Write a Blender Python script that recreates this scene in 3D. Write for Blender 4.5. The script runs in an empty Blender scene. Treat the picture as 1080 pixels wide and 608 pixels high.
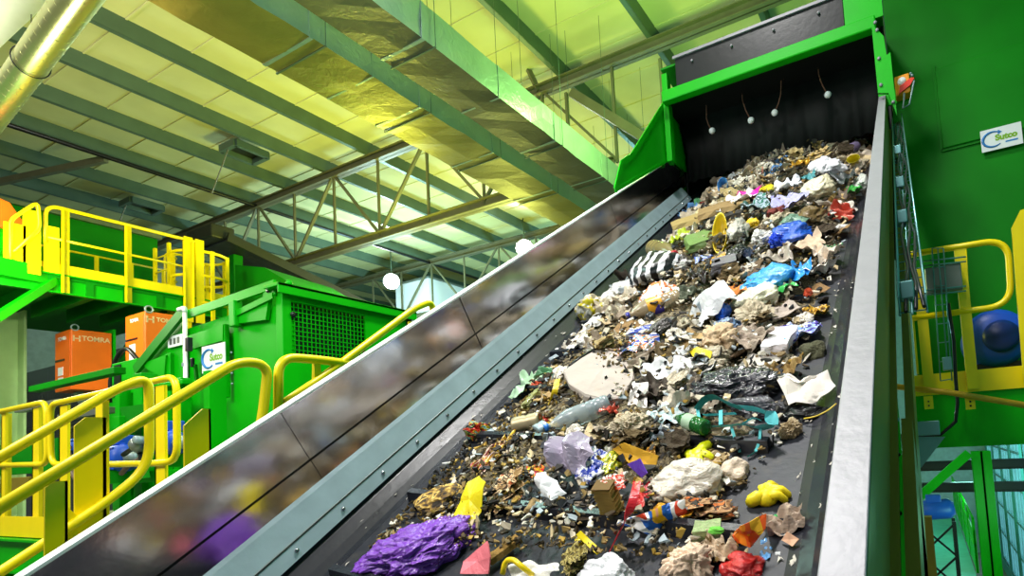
import bpy, bmesh, math, random
from mathutils import Vector, Matrix, Euler, noise
R = math.radians
C = bpy.context.scene.collection
SC = bpy.context.scene
ZC = 5.0                                   # height of the camera above the hall floor
OFF = Vector((0, 0, ZC))                   # everything is written relative to the eye, then lifted by OFF
# ------------------------------------------------------------------ camera
FPX, SX, SY = 622.77, 101.44, 124.80
CR = Vector((0.87830125, 0.47456915, -0.05806059))
CD = Vector((-0.08160502, 0.02914558, -0.9962385))
CF = Vector((-0.47109185, 0.87973556, 0.06432582))
INC = R(32.471)
UX = Vector((1, 0, 0)); UU = Vector((0, math.cos(INC), math.sin(INC))); UN = Vector((0, -math.sin(INC), math.cos(INC)))
camd = bpy.data.cameras.new('camera'); cam = bpy.data.objects.new('camera', camd); C.objects.link(cam)
camd.sensor_fit = 'HORIZONTAL'; camd.sensor_width = 36.0; camd.lens = FPX / 1080 * 36
camd.shift_x = -SX / 1080; camd.shift_y = SY / 1080; camd.clip_start = .02; camd.clip_end = 300
m = Matrix((CR, -CD, -CF)).transposed().to_4x4(); m.translation = OFF; cam.matrix_world = m
SC.camera = cam

def ray(px, py): return CR * ((px - 540 - SX) / FPX) + CD * ((py - 304 - SY) / FPX) + CF
def at(px, py, X=None, Y=None, Z=None, N=None):
    d = ray(px, py)
    if X is not None: return d * (X / d.x)
    if Y is not None: return d * (Y / d.y)
    if Z is not None: return d * (Z / d.z)
    return d * (N / d.dot(UN))
def bp(x, u, n): return UX * x + UU * u + UN * n     # a point in the conveyor's own frame

# ------------------------------------------------------------------ materials
def lin(c):
    if isinstance(c, str):
        c = tuple(int(c[i:i + 2], 16) / 255 for i in (0, 2, 4))
    return tuple((v / 12.92 if v <= .04045 else ((v + .055) / 1.055) ** 2.4) for v in c)
MC = {}
def nd(nt, t, **k):
    n = nt.nodes.new(t)
    for a, v in k.items(): setattr(n, a, v)
    return n
def mat(name, col, rough=.5, metal=0., var=.12, scale=6., bump=0., bscale=40., trans=0., spec=.5, coat=0., dirt=None, dirt_amt=.5, emit=0., wave=False, ior=1.45, alpha=1.):
    if name in MC: return MC[name]
    M = bpy.data.materials.new(name); M.use_nodes = True; nt = M.node_tree
    b = nt.nodes['Principled BSDF']
    c = lin(col)
    tc = nd(nt, 'ShaderNodeTexCoord')
    nz = nd(nt, 'ShaderNodeTexNoise'); nz.inputs['Scale'].default_value = scale; nz.inputs['Detail'].default_value = 5
    nt.links.new(tc.outputs['Object'], nz.inputs['Vector'])
    rp = nd(nt, 'ShaderNodeValToRGB')
    rp.color_ramp.elements[0].position = .3; rp.color_ramp.elements[1].position = .7
    rp.color_ramp.elements[0].color = (*[v * (1 - var) for v in c], 1); rp.color_ramp.elements[1].color = (*[min(1, v * (1 + var)) for v in c], 1)
    nt.links.new(nz.outputs['Fac'], rp.inputs['Fac'])
    out = rp.outputs['Color']
    if dirt:
        n2 = nd(nt, 'ShaderNodeTexNoise'); n2.inputs['Scale'].default_value = scale * 2.3; n2.inputs['Detail'].default_value = 8; n2.inputs['Roughness'].default_value = .7
        nt.links.new(tc.outputs['Object'], n2.inputs['Vector'])
        r2 = nd(nt, 'ShaderNodeValToRGB'); r2.color_ramp.elements[0].position = 1 - dirt_amt - .12; r2.color_ramp.elements[1].position = 1 - dirt_amt + .12
        nt.links.new(n2.outputs['Fac'], r2.inputs['Fac'])
        mx = nd(nt, 'ShaderNodeMixRGB'); mx.inputs[2].default_value = (*lin(dirt), 1)
        nt.links.new(r2.outputs['Color'], mx.inputs[0]); nt.links.new(out, mx.inputs[1]); out = mx.outputs[0]
    nt.links.new(out, b.inputs['Base Color'])
    b.inputs['Roughness'].default_value = rough; b.inputs['Metallic'].default_value = metal
    b.inputs['Transmission Weight'].default_value = trans; b.inputs['Specular IOR Level'].default_value = spec
    b.inputs['Coat Weight'].default_value = coat; b.inputs['IOR'].default_value = ior; b.inputs['Alpha'].default_value = alpha
    if emit: 
        b.inputs['Emission Color'].default_value = (*c, 1); b.inputs['Emission Strength'].default_value = emit
    if bump:
        n3 = nd(nt, 'ShaderNodeTexNoise'); n3.inputs['Scale'].default_value = bscale; n3.inputs['Detail'].default_value = 6
        if wave: n3.inputs['Distortion'].default_value = 1.5
        nt.links.new(tc.outputs['Object'], n3.inputs['Vector'])
        bm_ = nd(nt, 'ShaderNodeBump'); bm_.inputs['Strength'].default_value = bump; bm_.inputs['Distance'].default_value = .02
        nt.links.new(n3.outputs['Fac'], bm_.inputs['Height']); nt.links.new(bm_.outputs['Normal'], b.inputs['Normal'])
    MC[name] = M
    return M
def mat_print(name, cols, scale=5., rough=.4, metal=0., bump=.0, kind='vor'):
    """printed packaging: blocks of flat colour"""
    if name in MC: return MC[name]
    M = bpy.data.materials.new(name); M.use_nodes = True; nt = M.node_tree; b = nt.nodes['Principled BSDF']
    tc = nd(nt, 'ShaderNodeTexCoord'); nz = nd(nt, 'ShaderNodeTexNoise'); nz.inputs['Scale'].default_value = scale; nz.inputs['Detail'].default_value = 2; nz.inputs['Distortion'].default_value = .6
    nt.links.new(tc.outputs['Object'], nz.inputs['Vector'])
    rp = nd(nt, 'ShaderNodeValToRGB'); cr = rp.color_ramp; cr.interpolation = 'CONSTANT'
    n = len(cols)
    for i, c in enumerate(cols):
        e = cr.elements[i] if i < 2 else cr.elements.new(.9)
        e.color = (*lin(c), 1)
    for i in range(n): cr.elements[i].position = 0 if i == 0 else .34 + .34 * i / n
    for i, c in enumerate(cols): cr.elements[i].color = (*lin(c), 1)
    nt.links.new(nz.outputs['Fac'], rp.inputs['Fac']); nt.links.new(rp.outputs['Color'], b.inputs['Base Color'])
    b.inputs['Roughness'].default_value = rough; b.inputs['Metallic'].default_value = metal
    MC[name] = M; return M

# ------------------------------------------------------------------ mesh builder
class MB:
    def __init__(s): s.v = []; s.f = []; s.sm = []; s.mi = []; s.cur = 0
    def add(s, vs, fs, smooth=False):
        o = len(s.v); s.v += [Vector(p) for p in vs]
        for f in fs: s.f.append([o + i for i in f]); s.sm.append(smooth); s.mi.append(s.cur)
        return s
    def box(s, a, b):
        x0, y0, z0 = [min(a[i], b[i]) for i in range(3)]; x1, y1, z1 = [max(a[i], b[i]) for i in range(3)]
        return s.add([(x0,y0,z0),(x1,y0,z0),(x1,y1,z0),(x0,y1,z0),(x0,y0,z1),(x1,y0,z1),(x1,y1,z1),(x0,y1,z1)],
                     [(3,2,1,0),(4,5,6,7),(0,1,5,4),(1,2,6,5),(2,3,7,6),(3,0,4,7)])
    def obox(s, c, ax, ay, az, sx, sy, sz):
        c = Vector(c); ax, ay, az = Vector(ax) * sx / 2, Vector(ay) * sy / 2, Vector(az) * sz / 2
        P = [c + ax * i + ay * j + az * k for k in (-1, 1) for i, j in ((-1,-1),(1,-1),(1,1),(-1,1))]
        return s.add(P, [(3,2,1,0),(4,5,6,7),(0,1,5,4),(1,2,6,5),(2,3,7,6),(3,0,4,7)])
    def bar(s, p0, p1, w, h, up=(0,0,1)):
        p0, p1 = Vector(p0), Vector(p1); d = (p1 - p0); L = d.length; d.normalize()
        sd = d.cross(Vector(up))
        if sd.length < 1e-4: sd = d.cross(Vector((1,0,0)))
        sd.normalize(); u2 = sd.cross(d)
        return s.obox((p0 + p1) / 2, d, sd, u2, L, w, h)
    def channel(s, p0, p1, w, h, t, up=(0,0,1), flip=1):
        """C section: a web h high with two flanges w wide"""
        p0, p1 = Vector(p0), Vector(p1); d = (p1 - p0).normalized(); sd = d.cross(Vector(up)).normalized() * flip; u2 = Vector(up)
        s.bar(p0, p1, t, h, up)
        for k in (-1, 1):
            q = sd * (w / 2) + u2 * (k * (h / 2 - t / 2)); s.bar(p0 + q, p1 + q, w, t, up)
        return s
    def ibeam(s, p0, p1, w, h, t, up=(0,0,1)):
        u2 = Vector(up); s.bar(p0, p1, t, h, up)
        for k in (-1, 1):
            q = u2 * (k * (h / 2 - t / 2)); s.bar(Vector(p0) + q, Vector(p1) + q, w, t, up)
        return s
    def prism(s, poly, ext):
        ext = Vector(ext); n = len(poly); P = [Vector(p) for p in poly]
        return s.add(P + [p + ext for p in P], [tuple(range(n))[::-1], tuple(range(n, 2 * n))] + [(i, (i + 1) % n, n + (i + 1) % n, n + i) for i in range(n)])
    def tube(s, pts, r, seg=10, closed=False):
        pts = [Vector(p) for p in pts]; n = len(pts); rings = []
        t0 = (pts[1] - pts[0]).normalized(); nrm = t0.orthogonal().normalized(); vs = []
        for i, p in enumerate(pts):
            a = pts[i - 1] if (i > 0 or closed) else p; b = pts[(i + 1) % n] if (i < n - 1 or closed) else p
            t = (b - a).normalized(); nrm = (nrm - t * nrm.dot(t)); 
            nrm = nrm.normalized() if nrm.length > 1e-6 else t.orthogonal().normalized()
            bn = t.cross(nrm); rr = r[i] if isinstance(r, (list, tuple)) else r
            vs += [p + (nrm * math.cos(2 * math.pi * k / seg) + bn * math.sin(2 * math.pi * k / seg)) * rr for k in range(seg)]
        fs = []
        for i in range(n if closed else n - 1):
            j = (i + 1) % n
            fs += [(i * seg + k, i * seg + (k + 1) % seg, j * seg + (k + 1) % seg, j * seg + k) for k in range(seg)]
        s.add(vs, fs, True)
        if not closed: 
            o = len(s.v) - n * seg
            s.f.append([o + k for k in range(seg)][::-1]); s.sm.append(False); s.mi.append(s.cur)
            s.f.append([o + (n - 1) * seg + k for k in range(seg)]); s.sm.append(False); s.mi.append(s.cur)
        return s
    def lathe(s, prof, seg=20, o=(0,0,0), ax=(0,0,1)):
        """prof: list of (radius, height) along ax from o"""
        o = Vector(o); ax = Vector(ax).normalized(); e1 = ax.orthogonal().normalized(); e2 = ax.cross(e1); vs = []; fs = []
        for r_, h in prof: vs += [o + ax * h + (e1 * math.cos(2 * math.pi * k / seg) + e2 * math.sin(2 * math.pi * k / seg)) * max(r_, 1e-4) for k in range(seg)]
        for i in range(len(prof) - 1): fs += [(i * seg + k, i * seg + (k + 1) % seg, (i + 1) * seg + (k + 1) % seg, (i + 1) * seg + k) for k in range(seg)]
        return s.add(vs, fs, True)
    def ball(s, c, r, seg=14):
        n = seg // 2; return s.lathe([(r * math.sin(math.pi * i / n), -r * math.cos(math.pi * i / n)) for i in range(n + 1)], seg, c)
    def mesh(s, name, off=Vector((0,0,0))):
        me = bpy.data.meshes.new(name); me.from_pydata([tuple(p - off) for p in s.v], [], s.f)
        me.polygons.foreach_set('use_smooth', s.sm); me.polygons.foreach_set('material_index', s.mi); me.update(); return me
    def build(s, name, ma, parent=None, bevel=0, fix=True):
        if parent is not None:
            base = root_loc[parent.name]
        else:
            xs = [p.x for p in s.v]; ys = [p.y for p in s.v]; zs = [p.z for p in s.v]
            base = Vector(((min(xs) + max(xs)) / 2, (min(ys) + max(ys)) / 2, min(zs)))
        me = s.mesh(name, base)
        if fix:
            b = bmesh.new(); b.from_mesh(me); bmesh.ops.recalc_face_normals(b, faces=b.faces); b.to_mesh(me); b.free()
        o = bpy.data.objects.new(name, me); C.objects.link(o)
        for x in (ma if isinstance(ma, (list, tuple)) else [ma]): me.materials.append(x)
        if parent is not None: o.parent = parent; root_loc[o.name] = base
        else: o.location = base + OFF; root_loc[o.name] = base
        if bevel:
            md = o.modifiers.new('bevel', 'BEVEL'); md.width = bevel; md.segments = 2; md.limit_method = 'ANGLE'
        return o
root_loc = {}
def thing(name, label, cat, loc, group=None):
    o = bpy.data.objects.new(name, None); C.objects.link(o); o.empty_display_size = .1
    o.location = Vector(loc) + OFF; root_loc[o.name] = Vector(loc)
    return tag(o, label, cat, group)
def tag(o, label=None, cat=None, group=None, kind=None):
    if label: o['label'] = label
    if cat: o['category'] = cat
    if group: o['group'] = group
    if kind: o['kind'] = kind
    return o
def arc(c, a, b, r, n=6):
    """points of a quarter turn at corner c from direction a to direction b"""
    c, a, b = Vector(c), Vector(a).normalized(), Vector(b).normalized(); o = c + (a + b) * r
    return [o - b * r * math.cos(t) - a * r * math.sin(t) for t in [math.pi / 2 * (1 - i / n) for i in range(n, -1, -1)]][::1]
def roundpath(pts, r, n=6):
    """polyline with its inner corners rounded"""
    P = [Vector(p) for p in pts]; out = [P[0]]
    for i in range(1, len(P) - 1):
        a = (P[i - 1] - P[i]); b = (P[i + 1] - P[i]); k = min(r, a.length * .49, b.length * .49)
        p0 = P[i] + a.normalized() * k; p1 = P[i] + b.normalized() * k
        for t in range(n + 1):
            t /= n; out.append(p0 * (1 - t) ** 2 + P[i] * 2 * t * (1 - t) + p1 * t * t)
    out.append(P[-1]); return out
def text_mesh(txt, size, origin, ex, ey, bold=0.):
    """lettering as flat mesh at origin (left end of the baseline), ex to the right, ey up"""
    cu = bpy.data.curves.new('t', 'FONT'); cu.body = txt; cu.size = size; cu.extrude = .0008; cu.offset = bold; cu.align_x = 'CENTER'; cu.align_y = 'CENTER'
    o = bpy.data.objects.new('t', cu); C.objects.link(o); dg = bpy.context.evaluated_depsgraph_get()
    me = bpy.data.meshes.new_from_object(o.evaluated_get(dg)); bpy.data.objects.remove(o)
    ex, ey = Vector(ex).normalized(), Vector(ey).normalized(); ez = ex.cross(ey)
    mb = MB(); mb.add([Vector(origin) + ex * v.co.x + ey * v.co.y + ez * v.co.z for v in me.vertices], [tuple(p.vertices) for p in me.polygons])
    return mb

# ------------------------------------------------------------------ palette
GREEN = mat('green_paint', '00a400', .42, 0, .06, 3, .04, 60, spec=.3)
GREEN_SHADE = mat('green_paint_shade', '007c04', .5, 0, .1, 2, spec=.25)  # darker copy of the green paint, shade put into the colour
YEL = mat('yellow_paint', 'f2d800', .35, 0, .05, 4, .03, 60)
ORANGE = mat('orange_paint', 'ee6a10', .4, 0, .06, 3)
STEEL = mat('brushed_steel', 'a8a8ac', .14, 1, .1, 5, .05, 7)
GALV = mat('galvanised_grey', '93a6ad', .4, .2, .1, 9, .05, 50)
GALVB = mat('galvanised_rail', '85838b', .45, .1, .05, 6, .08, 30)
WHITE = mat('white_paint', 'eeeef0', .4, 0, .03)
RUBBER = mat('black_rubber', '2a2c33', .5, 0, .25, 5, .08, 40, dirt='45423e', dirt_amt=.36, spec=.3)
RUBF = mat('glossy_rubber_edge', '23242b', .27, 0, .2, 5, .05, 30)
CURT = mat('curtain_rubber', '121413', .6, 0, .3, 3, .05, 30, spec=.2)
ROOFM = mat('roof_sheet', 'bfbb86', .85, 0, .08, 1.2)
PURL = mat('purlin_steel', '55685a', .45, .3, .1, 3)
CHORD = mat('truss_steel', '66634a', .5, .1, .12, 4)
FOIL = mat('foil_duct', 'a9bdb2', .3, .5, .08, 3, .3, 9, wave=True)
FOILW = mat('foil_underside_reflection', '8f8340', .42, .4, .12, 3, .2, 9, wave=True)  # same foil, golden reflection from below put into the colour
SPIR = mat('spiral_duct', 'c3c48a', .3, .9, .05, 3)
BLACK = mat('black_plastic', '15161a', .35, 0, .2)
GREYP = mat('grey_panel', '7d837c', .3, .5, .15, 1.5)
CONC = mat('concrete', '6f7069', .8, 0, .15, 2, .2, 30)
BLUE = mat('blue_motor', '1a4fc0', .4, 0, .1)
BROWN = mat('olive_brown_paint', '7a6a1c', .5, 0, .1, 4)
TEAL = mat('zinc_wire', '6f9fa2', .35, .7, .1)
LGREEN = mat('pale_green_paint', 'a9c98a', .5, 0, .1, 3)
SIGNW = mat('sign_white', 'e9eef0', .4, 0, .02)
SIGNB = mat('sign_blue', '2a7fc8', .4, 0, .02)
SIGNG = mat('sign_green', '7fb51c', .4, 0, .02)
CABIN = mat('cabin_white', 'e4e2ea', .5, 0, .03, 1)

# ================================================================== THE SETTING
def struct(name, mb, ma, **k): o = mb.build(name, ma, **k); o['kind'] = 'structure'; return o
struct('floor', MB().box((-24, -9, -5.1), (2.1, 27, -5)), CONC)
rb = MB().box((-24, -2.5, 7.4), (2.1, 27, 7.5))
for i in range(30): rb.box((-24, -2.3 + i * .98, 7.385), (1.9, -2.27 + i * .98, 7.4))
struct('ceiling', rb, ROOFM)
struct('wall_left', MB().box((-24.2, -9, -5), (-24, 27, 7.4)), mat('wall_left_panel', '8d9386', .6))
struct('wall_back', MB().box((-24, 27, -5), (2.1, 27.2, 7.4)), mat('wall_back_panel', '6f938e', .7))
# right wall with a band of windows low in the hall
XW = 1.9
WR = MB(); WR.box((XW, -9, -5), (XW + .2, 27, -4.6)).box((XW, -9, .0), (XW + .2, 27, 7.4)).box((XW, -9, -4.6), (XW + .2, 12.5, .0))
for k in range(6): WR.box((XW, 12.5 + k * 2.4 + 1.9, -4.6), (XW + .2, 12.5 + k * 2.4 + 2.4, .0))
struct('wall_right', WR, mat('wall_right_panel', '3f8f8c', .6))
DAY = mat('daylight_pane', 'bfeaf8', .3, emit=2.0)
for k in range(6):
    y0 = 12.5 + k * 2.4
    w = MB().box((XW + .02, y0, -4.6), (XW + .1, y0 + 1.9, -4.52)).box((XW + .02, y0, -.08), (XW + .1, y0 + 1.9, .0))
    for j in range(4): w.box((XW + .02, y0 + j * .61, -4.6), (XW + .1, y0 + j * .61 + .07, .0))
    for j in range(4): w.box((XW + .02, y0, -3.7 + j * .95), (XW + .1, y0 + 1.9, -3.64 + j * .95))
    wo = struct('window_%d' % (k + 1), w, TEAL)
    MB().box((XW + .11, y0, -4.6), (XW + .13, y0 + 1.9, .0)).build('pane', DAY, wo)

# purlins under the roof sheet
PX = [-.52, -.787, -1.06, -1.31, -1.545, -1.76, -1.985, -2.2, -2.43, -2.66, -2.9, -3.13, -.26, 0.0, .26]
names = {-.52: 'light purlin crossing the roof just above the hood of the belt', -.787: 'purlin with bolts between the upper foil duct and the hood',
         -1.545: 'purlin nearest the round duct, pale line along its flange', -1.76: 'second purlin left of the foil ducts', -1.985: 'third purlin left of the foil ducts, at the roof hatch',
         -2.2: 'purlin carrying the dark service pipe', -2.43: 'purlin just below the dark service pipe in the photo', -1.06: 'purlin seen above the upper foil duct', -1.31: 'purlin half hidden by the lower foil duct'}
for r in PX:
    x = r * 7.1
    o = MB().channel((x, -2, 7.25), (x, 26.5, 7.25), .09, .3, .012, flip=-1).build('roof_purlin', PURL)
    tag(o, names.get(r, 'grey-green steel purlin at the far side of the roof'), 'purlin', None if r in names else 'purlins at the edges of the roof')
o = MB().tube([(-2.2 * 7.02, -2, 6.98), (-2.2 * 7.02, 26, 6.98)], .05).build('service_pipe', BLACK)
tag(o, 'long dark service pipe running under a roof purlin', 'pipe')
# trusses
def truss(Y, label):
    t = thing('roof_truss', label, 'truss', (-9, Y, 5.0), 'roof trusses')
    MB().ibeam((-23.8, Y, 7.0), (1.85, Y, 7.0), .2, .2, .02).build('top_chord', CHORD, t)
    MB().ibeam((-19.3, Y, 5.1), (-4.6, Y, 5.1), .2, .2, .02).build('bottom_chord', CHORD, t)
    xs = [-18.5 + 1.55 * k for k in range(10)]
    for k, x in enumerate(xs):
        MB().bar((x, Y, 5.1), (x, Y, 7.0), .05, .05).build('web_post', CHORD, t)
        if k % 2 == 0:
            for j in (k - 1, k + 1):
                if 0 <= j < len(xs): MB().bar((x - .0, Y, 7.0), (xs[j], Y, 5.15), .05, .07, (0, 1, 0)).build('web_diagonal', CHORD, t)
    return t
TA = truss(9.4, 'nearest olive steel roof truss crossing behind the foil ducts')
MB().bar(at(603, 98, Y=9.3), at(690, 152, Y=9.3), .12, .16).build('brace', CHORD, TA)
MB().bar(at(568, 96, Y=9.4), at(541, 38, Y=9.0), .07, .09).build('brace', CHORD, TA)
p = at(696, 62, Y=9.2); MB().bar(p, p - Vector((0, 0, 1.6)), .05, .05).build('hanger', CHORD, TA)
p = at(597, 98, Y=9.3); MB().bar(p, p - Vector((0, 0, 1.7)), .05, .05).build('hanger', CHORD, TA)
truss(15.75, 'middle roof truss, behind the glare of the floodlights')
truss(22.1, 'farthest roof truss near the back wall')
# left end brace across the purlins (lower left of the roof)
a, b = at(0, 192, Z=6.95), at(112, 168, Z=6.95)
tag(MB().bar(a + (a - b) * .3, b, .1, .14).build('roof_brace', CHORD), 'grey flat brace crossing under the purlins above the upper platform', 'brace')
# roof hatches
def hatch(px, py, label):
    c = at(px, py, Z=7.1); t = thing('roof_hatch', label, 'hatch', c, 'roof hatches')
    f = MB(); w, d = .28, .36
    for s_ in (-1, 1):
        f.box(c + Vector((s_ * w - .05, -d, -.1)), c + Vector((s_ * w + .05, d, .05))); f.box(c + Vector((-w, s_ * d - .05, -.1)), c + Vector((w, s_ * d + .05, .05)))
    f.build('frame', PURL, t)
    MB().box(c + Vector((-w, -d, .02)), c + Vector((w, d, .06))).build('cover', BLACK, t)
    MB().bar(c + Vector((0, -d, -.1)), c + Vector((-.3, -d - .2, -1.1)), .02, .02).build('rod', CHORD, t)
hatch(258, 160, 'roof hatch with a dark opening, right of the two hatches')
hatch(150, 217, 'smaller-looking roof hatch above the yellow upper railing')

# ducts
FOILU = mat('foil_underside_shade', '6f6750', .4, .4, .12, 3, .2, 9, wave=True)  # same foil, dull shade of the upper duct's underside in the colour
def duct(x0, x1, z0, z1, y0, y1, joints, label, seams, under):
    t = thing('foil_duct', label, 'duct', ((x0 + x1) / 2, (y0 + y1) / 2, z0), 'rectangular foil ducts')
    ys = [y0] + joints + [y1]
    for a, b in zip(ys[:-1], ys[1:]):
        s = MB(); n = max(2, int((b - a) / .25)); rnd = random.Random(int(a * 10))
        # skin slightly buckled, side faces foil and underside foil with the reflected tone put into its colour
        P = []
        for i in range(n + 1):
            y = a + .015 + (b - a - .03) * i / n; w = lambda k: rnd.uniform(-.008, .008) * k
            P.append([(x0 + w(1), y, z0 + w(1)), ((x0 + x1) / 2, y, z0 - abs(w(2))), (x1 + w(1), y, z0 + w(1)), (x1 + w(1.4), y, (z0 + z1) / 2), (x1 + w(1), y, z1), (x0, y, z1)])
        for i in range(n):
            for k in range(6):
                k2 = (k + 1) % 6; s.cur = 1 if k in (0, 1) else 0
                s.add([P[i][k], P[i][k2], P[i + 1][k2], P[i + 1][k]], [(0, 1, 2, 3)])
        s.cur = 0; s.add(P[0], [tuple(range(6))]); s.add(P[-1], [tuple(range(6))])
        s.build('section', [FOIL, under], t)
    for y in joints:
        f = MB(); e = .01
        f.box((x0 - e, y - .02, z0 - e), (x1 + e, y + .02, z0)).box((x1, y - .02, z0), (x1 + e, y + .02, z1)).box((x0 - e, y - .02, z0), (x0, y + .02, z1))
        f.build('flange', FOIL, t)
    for y in seams:
        MB().box((x0, y - .012, z0 - .008), (x1 + .008, y + .012, z0 - .002)).box((x1 + .001, y - .012, z0), (x1 + .008, y + .012, z1)).build('tape_seam', FOIL, t)
    for y in joints + seams[::2]:
        h = MB()
        for x in (x0 - .03, x1 + .03): h.tube([(x, y + .15, z0), (x, y + .15, 7.1)], .004, 6)
        h.bar((x0 - .03, y + .15, z0 - .012), (x1 + .03, y + .15, z0 - .012), .02, .012).build('hanger', PURL, t)
    return t
zb = 4.3
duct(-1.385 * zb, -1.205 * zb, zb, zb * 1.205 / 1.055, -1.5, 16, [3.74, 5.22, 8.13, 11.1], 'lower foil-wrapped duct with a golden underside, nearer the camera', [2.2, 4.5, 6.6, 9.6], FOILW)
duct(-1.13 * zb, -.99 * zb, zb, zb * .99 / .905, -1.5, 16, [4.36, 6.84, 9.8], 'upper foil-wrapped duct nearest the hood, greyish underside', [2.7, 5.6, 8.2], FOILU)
# round spiral duct at top left
a, b = Vector((-2.09 * 5, .592 * 5, 5)), Vector((-1.50 * 5, .538 * 5, 5)); d = b - a
t = thing('round_duct', 'round spiral duct with a bright white highlight, top left under the roof', 'duct', a)
MB().tube([a - d * 1.5 + d * .1 * i for i in range(41)], .17, 28).build('pipe', SPIR, t)
sb = MB()
for i in range(60):
    q = a - d * 1.2 + d * .06 * i; sb.tube([q + Vector((0, math.cos(k * .5236) * .173, math.sin(k * .5236) * .173)) for k in range(12)], .003, 4, True)
sb.build('spiral_seam', SPIR, t)
q = a + d * .45
MB().tube([q + Vector((0, .185 * math.cos(k), .185 * math.sin(k))) for k in [math.pi * 2 * i / 24 for i in range(24)]], .008, 6, True).tube([q + Vector((0, 0, .18)), q + Vector((0, 0, 2.1))], .006, 6).build('hanger', BLACK, t)
tag(MB().box((-19, .2, 5.6), (-5.5, 2.87, 5.68)).build('ceiling_panel', WHITE, bevel=.01), 'plain white panel hung beside the round duct in the top left corner', 'panel')

# floodlights and the white cabin far behind
LAMP = mat('lamp_glass', 'ffffff', .3, emit=60)
def flood(px, py, Y, label, power):
    c = at(px, py, Y=Y); t = thing('floodlight', label, 'lamp', c, 'glaring floodlights')
    n = Vector((.62, -.72, -.3)).normalized()
    MB().lathe([(0, -.3), (.12, -.3), (.16, -.22), (.2, -.05), (.28, .0), (.3, .06), (.27, .06)], 20, c, n).build('housing', GREYP, t)
    MB().lathe([(0, .035), (.26, .035), (.26, .05), (0, .05)], 20, c, n).build('lens', LAMP, t)
    MB().tube([c, Vector((c.x, c.y, 7.39))], .02).build('bracket', PURL, t)
    l = bpy.data.lights.new('floodlight_lamp', 'SPOT'); l.energy = power; l.spot_size = R(150); l.shadow_soft_size = .25; l.color = (.86, .97, 1)
    lo = bpy.data.objects.new('floodlight_lamp', l); C.objects.link(lo); lo.location = c + n * .15 + OFF; lo.rotation_euler = n.to_track_quat('-Z', 'Y').to_euler()
flood(553, 262, 15.2, 'blazing floodlight just over the conveyor side wall', 450)
flood(413, 297, 14.6, 'blazing floodlight left of the white cabin top', 450)
c = at(452, 293, Y=16)
cb = thing('white_cabin', 'white box-shaped cabin under the far roof truss', 'cabin', (c.x - 1, 17, 0))
MB().box((c.x - 1.75, 16, -5), (c.x, 20.5, c.z)).build('shell', CABIN, cb, bevel=.02)
MB().box((c.x - 1.8, 15.95, c.z), (c.x + .05, 20.55, c.z + .06)).build('roof_edge', GREYP, cb)

# ================================================================== THE BELT CONVEYOR
H = 1.1
XL, XR = -2.1175, -.1375
U0, U1 = .25, 8.5
def hh(x, u, h): return bp(x, u, -H + h)
con = thing('belt_conveyor', 'wide inclined belt conveyor with steel side wall carrying mixed waste up to the hood', 'conveyor', bp(-1.1, 1.0, -1.6))
prof = [(-2.075, .082), (-2.035, .05), (-1.985, .024), (-1.945, .006), (-1.915, 0), (-1.1275, 0), (-.34, 0), (-.31, .006), (-.27, .026), (-.23, .065), (-.2, .115)]
bm_ = MB(); N = 40
for i in range(N):
    ua, ub = U0 + (U1 - U0) * i / N, U0 + (U1 - U0) * (i + 1) / N
    for k in range(len(prof) - 1):
        (xa, ha), (xb, hb) = prof[k], prof[k + 1]
        bm_.cur = 0 if 4 <= k <= 5 else 1
        bm_.add([hh(xa, ua, ha), hh(xb, ua, hb), hh(xb, ub, hb), hh(xa, ub, ha)], [(0, 1, 2, 3)], True)
        bm_.add([hh(xa, ua, ha - .014), hh(xb, ua, hb - .014), hh(xb, ub, hb - .014), hh(xa, ub, ha - .014)], [(3, 2, 1, 0)], True)
belt = bm_.build('belt', [RUBBER, RUBF], con, fix=False)
root_loc[belt.name] = root_loc[con.name]
ca = Vector((1, -.14, 0)).normalized()
for k in range(18):
    uc = 1.42 - .45 + k * .435
    p0, p1 = hh(-1.885, uc, .0), hh(-.46, uc - .14 * 1.42, .0); d = (p1 - p0).normalized(); w = d.cross(UN).normalized()
    MB().prism([p0 - w * .03, p0 + w * .03, p0 + w * .015 + UN * .042, p0 - w * .012 + UN * .042], p1 - p0).build('cleat', RUBF, belt)
for u in [U0 + .9 * i for i in range(9)]:
    for s, x in ((1, -1.93), (-1, -.325)):
        pass
# left skirt strip and its bolts
sk = MB().prism([hh(-2.035, U0, .073), hh(-2.05, U0, .068), hh(-2.118, U0, .205), hh(-2.118, U0, .222), hh(-2.1065, U0, .207), hh(-2.06, U0, .125)], UU * (6.45 - U0)).build('skirt_strip', GALV, con)
root_loc[sk.name] = root_loc[con.name]
MB().prism([hh(-2.058, U0, .121), hh(-2.062, U0, .121), hh(-2.062, U0, .129), hh(-2.056, U0, .129)], UU * (6.45 - U0)).build('fold_line', GREYP, sk)
nrm = Vector((.134, 0, 0)) + UN * .075; nrm.normalize()
for k in range(24):
    u = .98 + .235 * k
    MB().lathe([(0, .009), (.006, .009), (.008, .004), (.008, -.004), (.014, -.004), (.014, -.006)], 8, hh(-2.046, u, .098), nrm).build('bolt', STEEL, sk)
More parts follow.
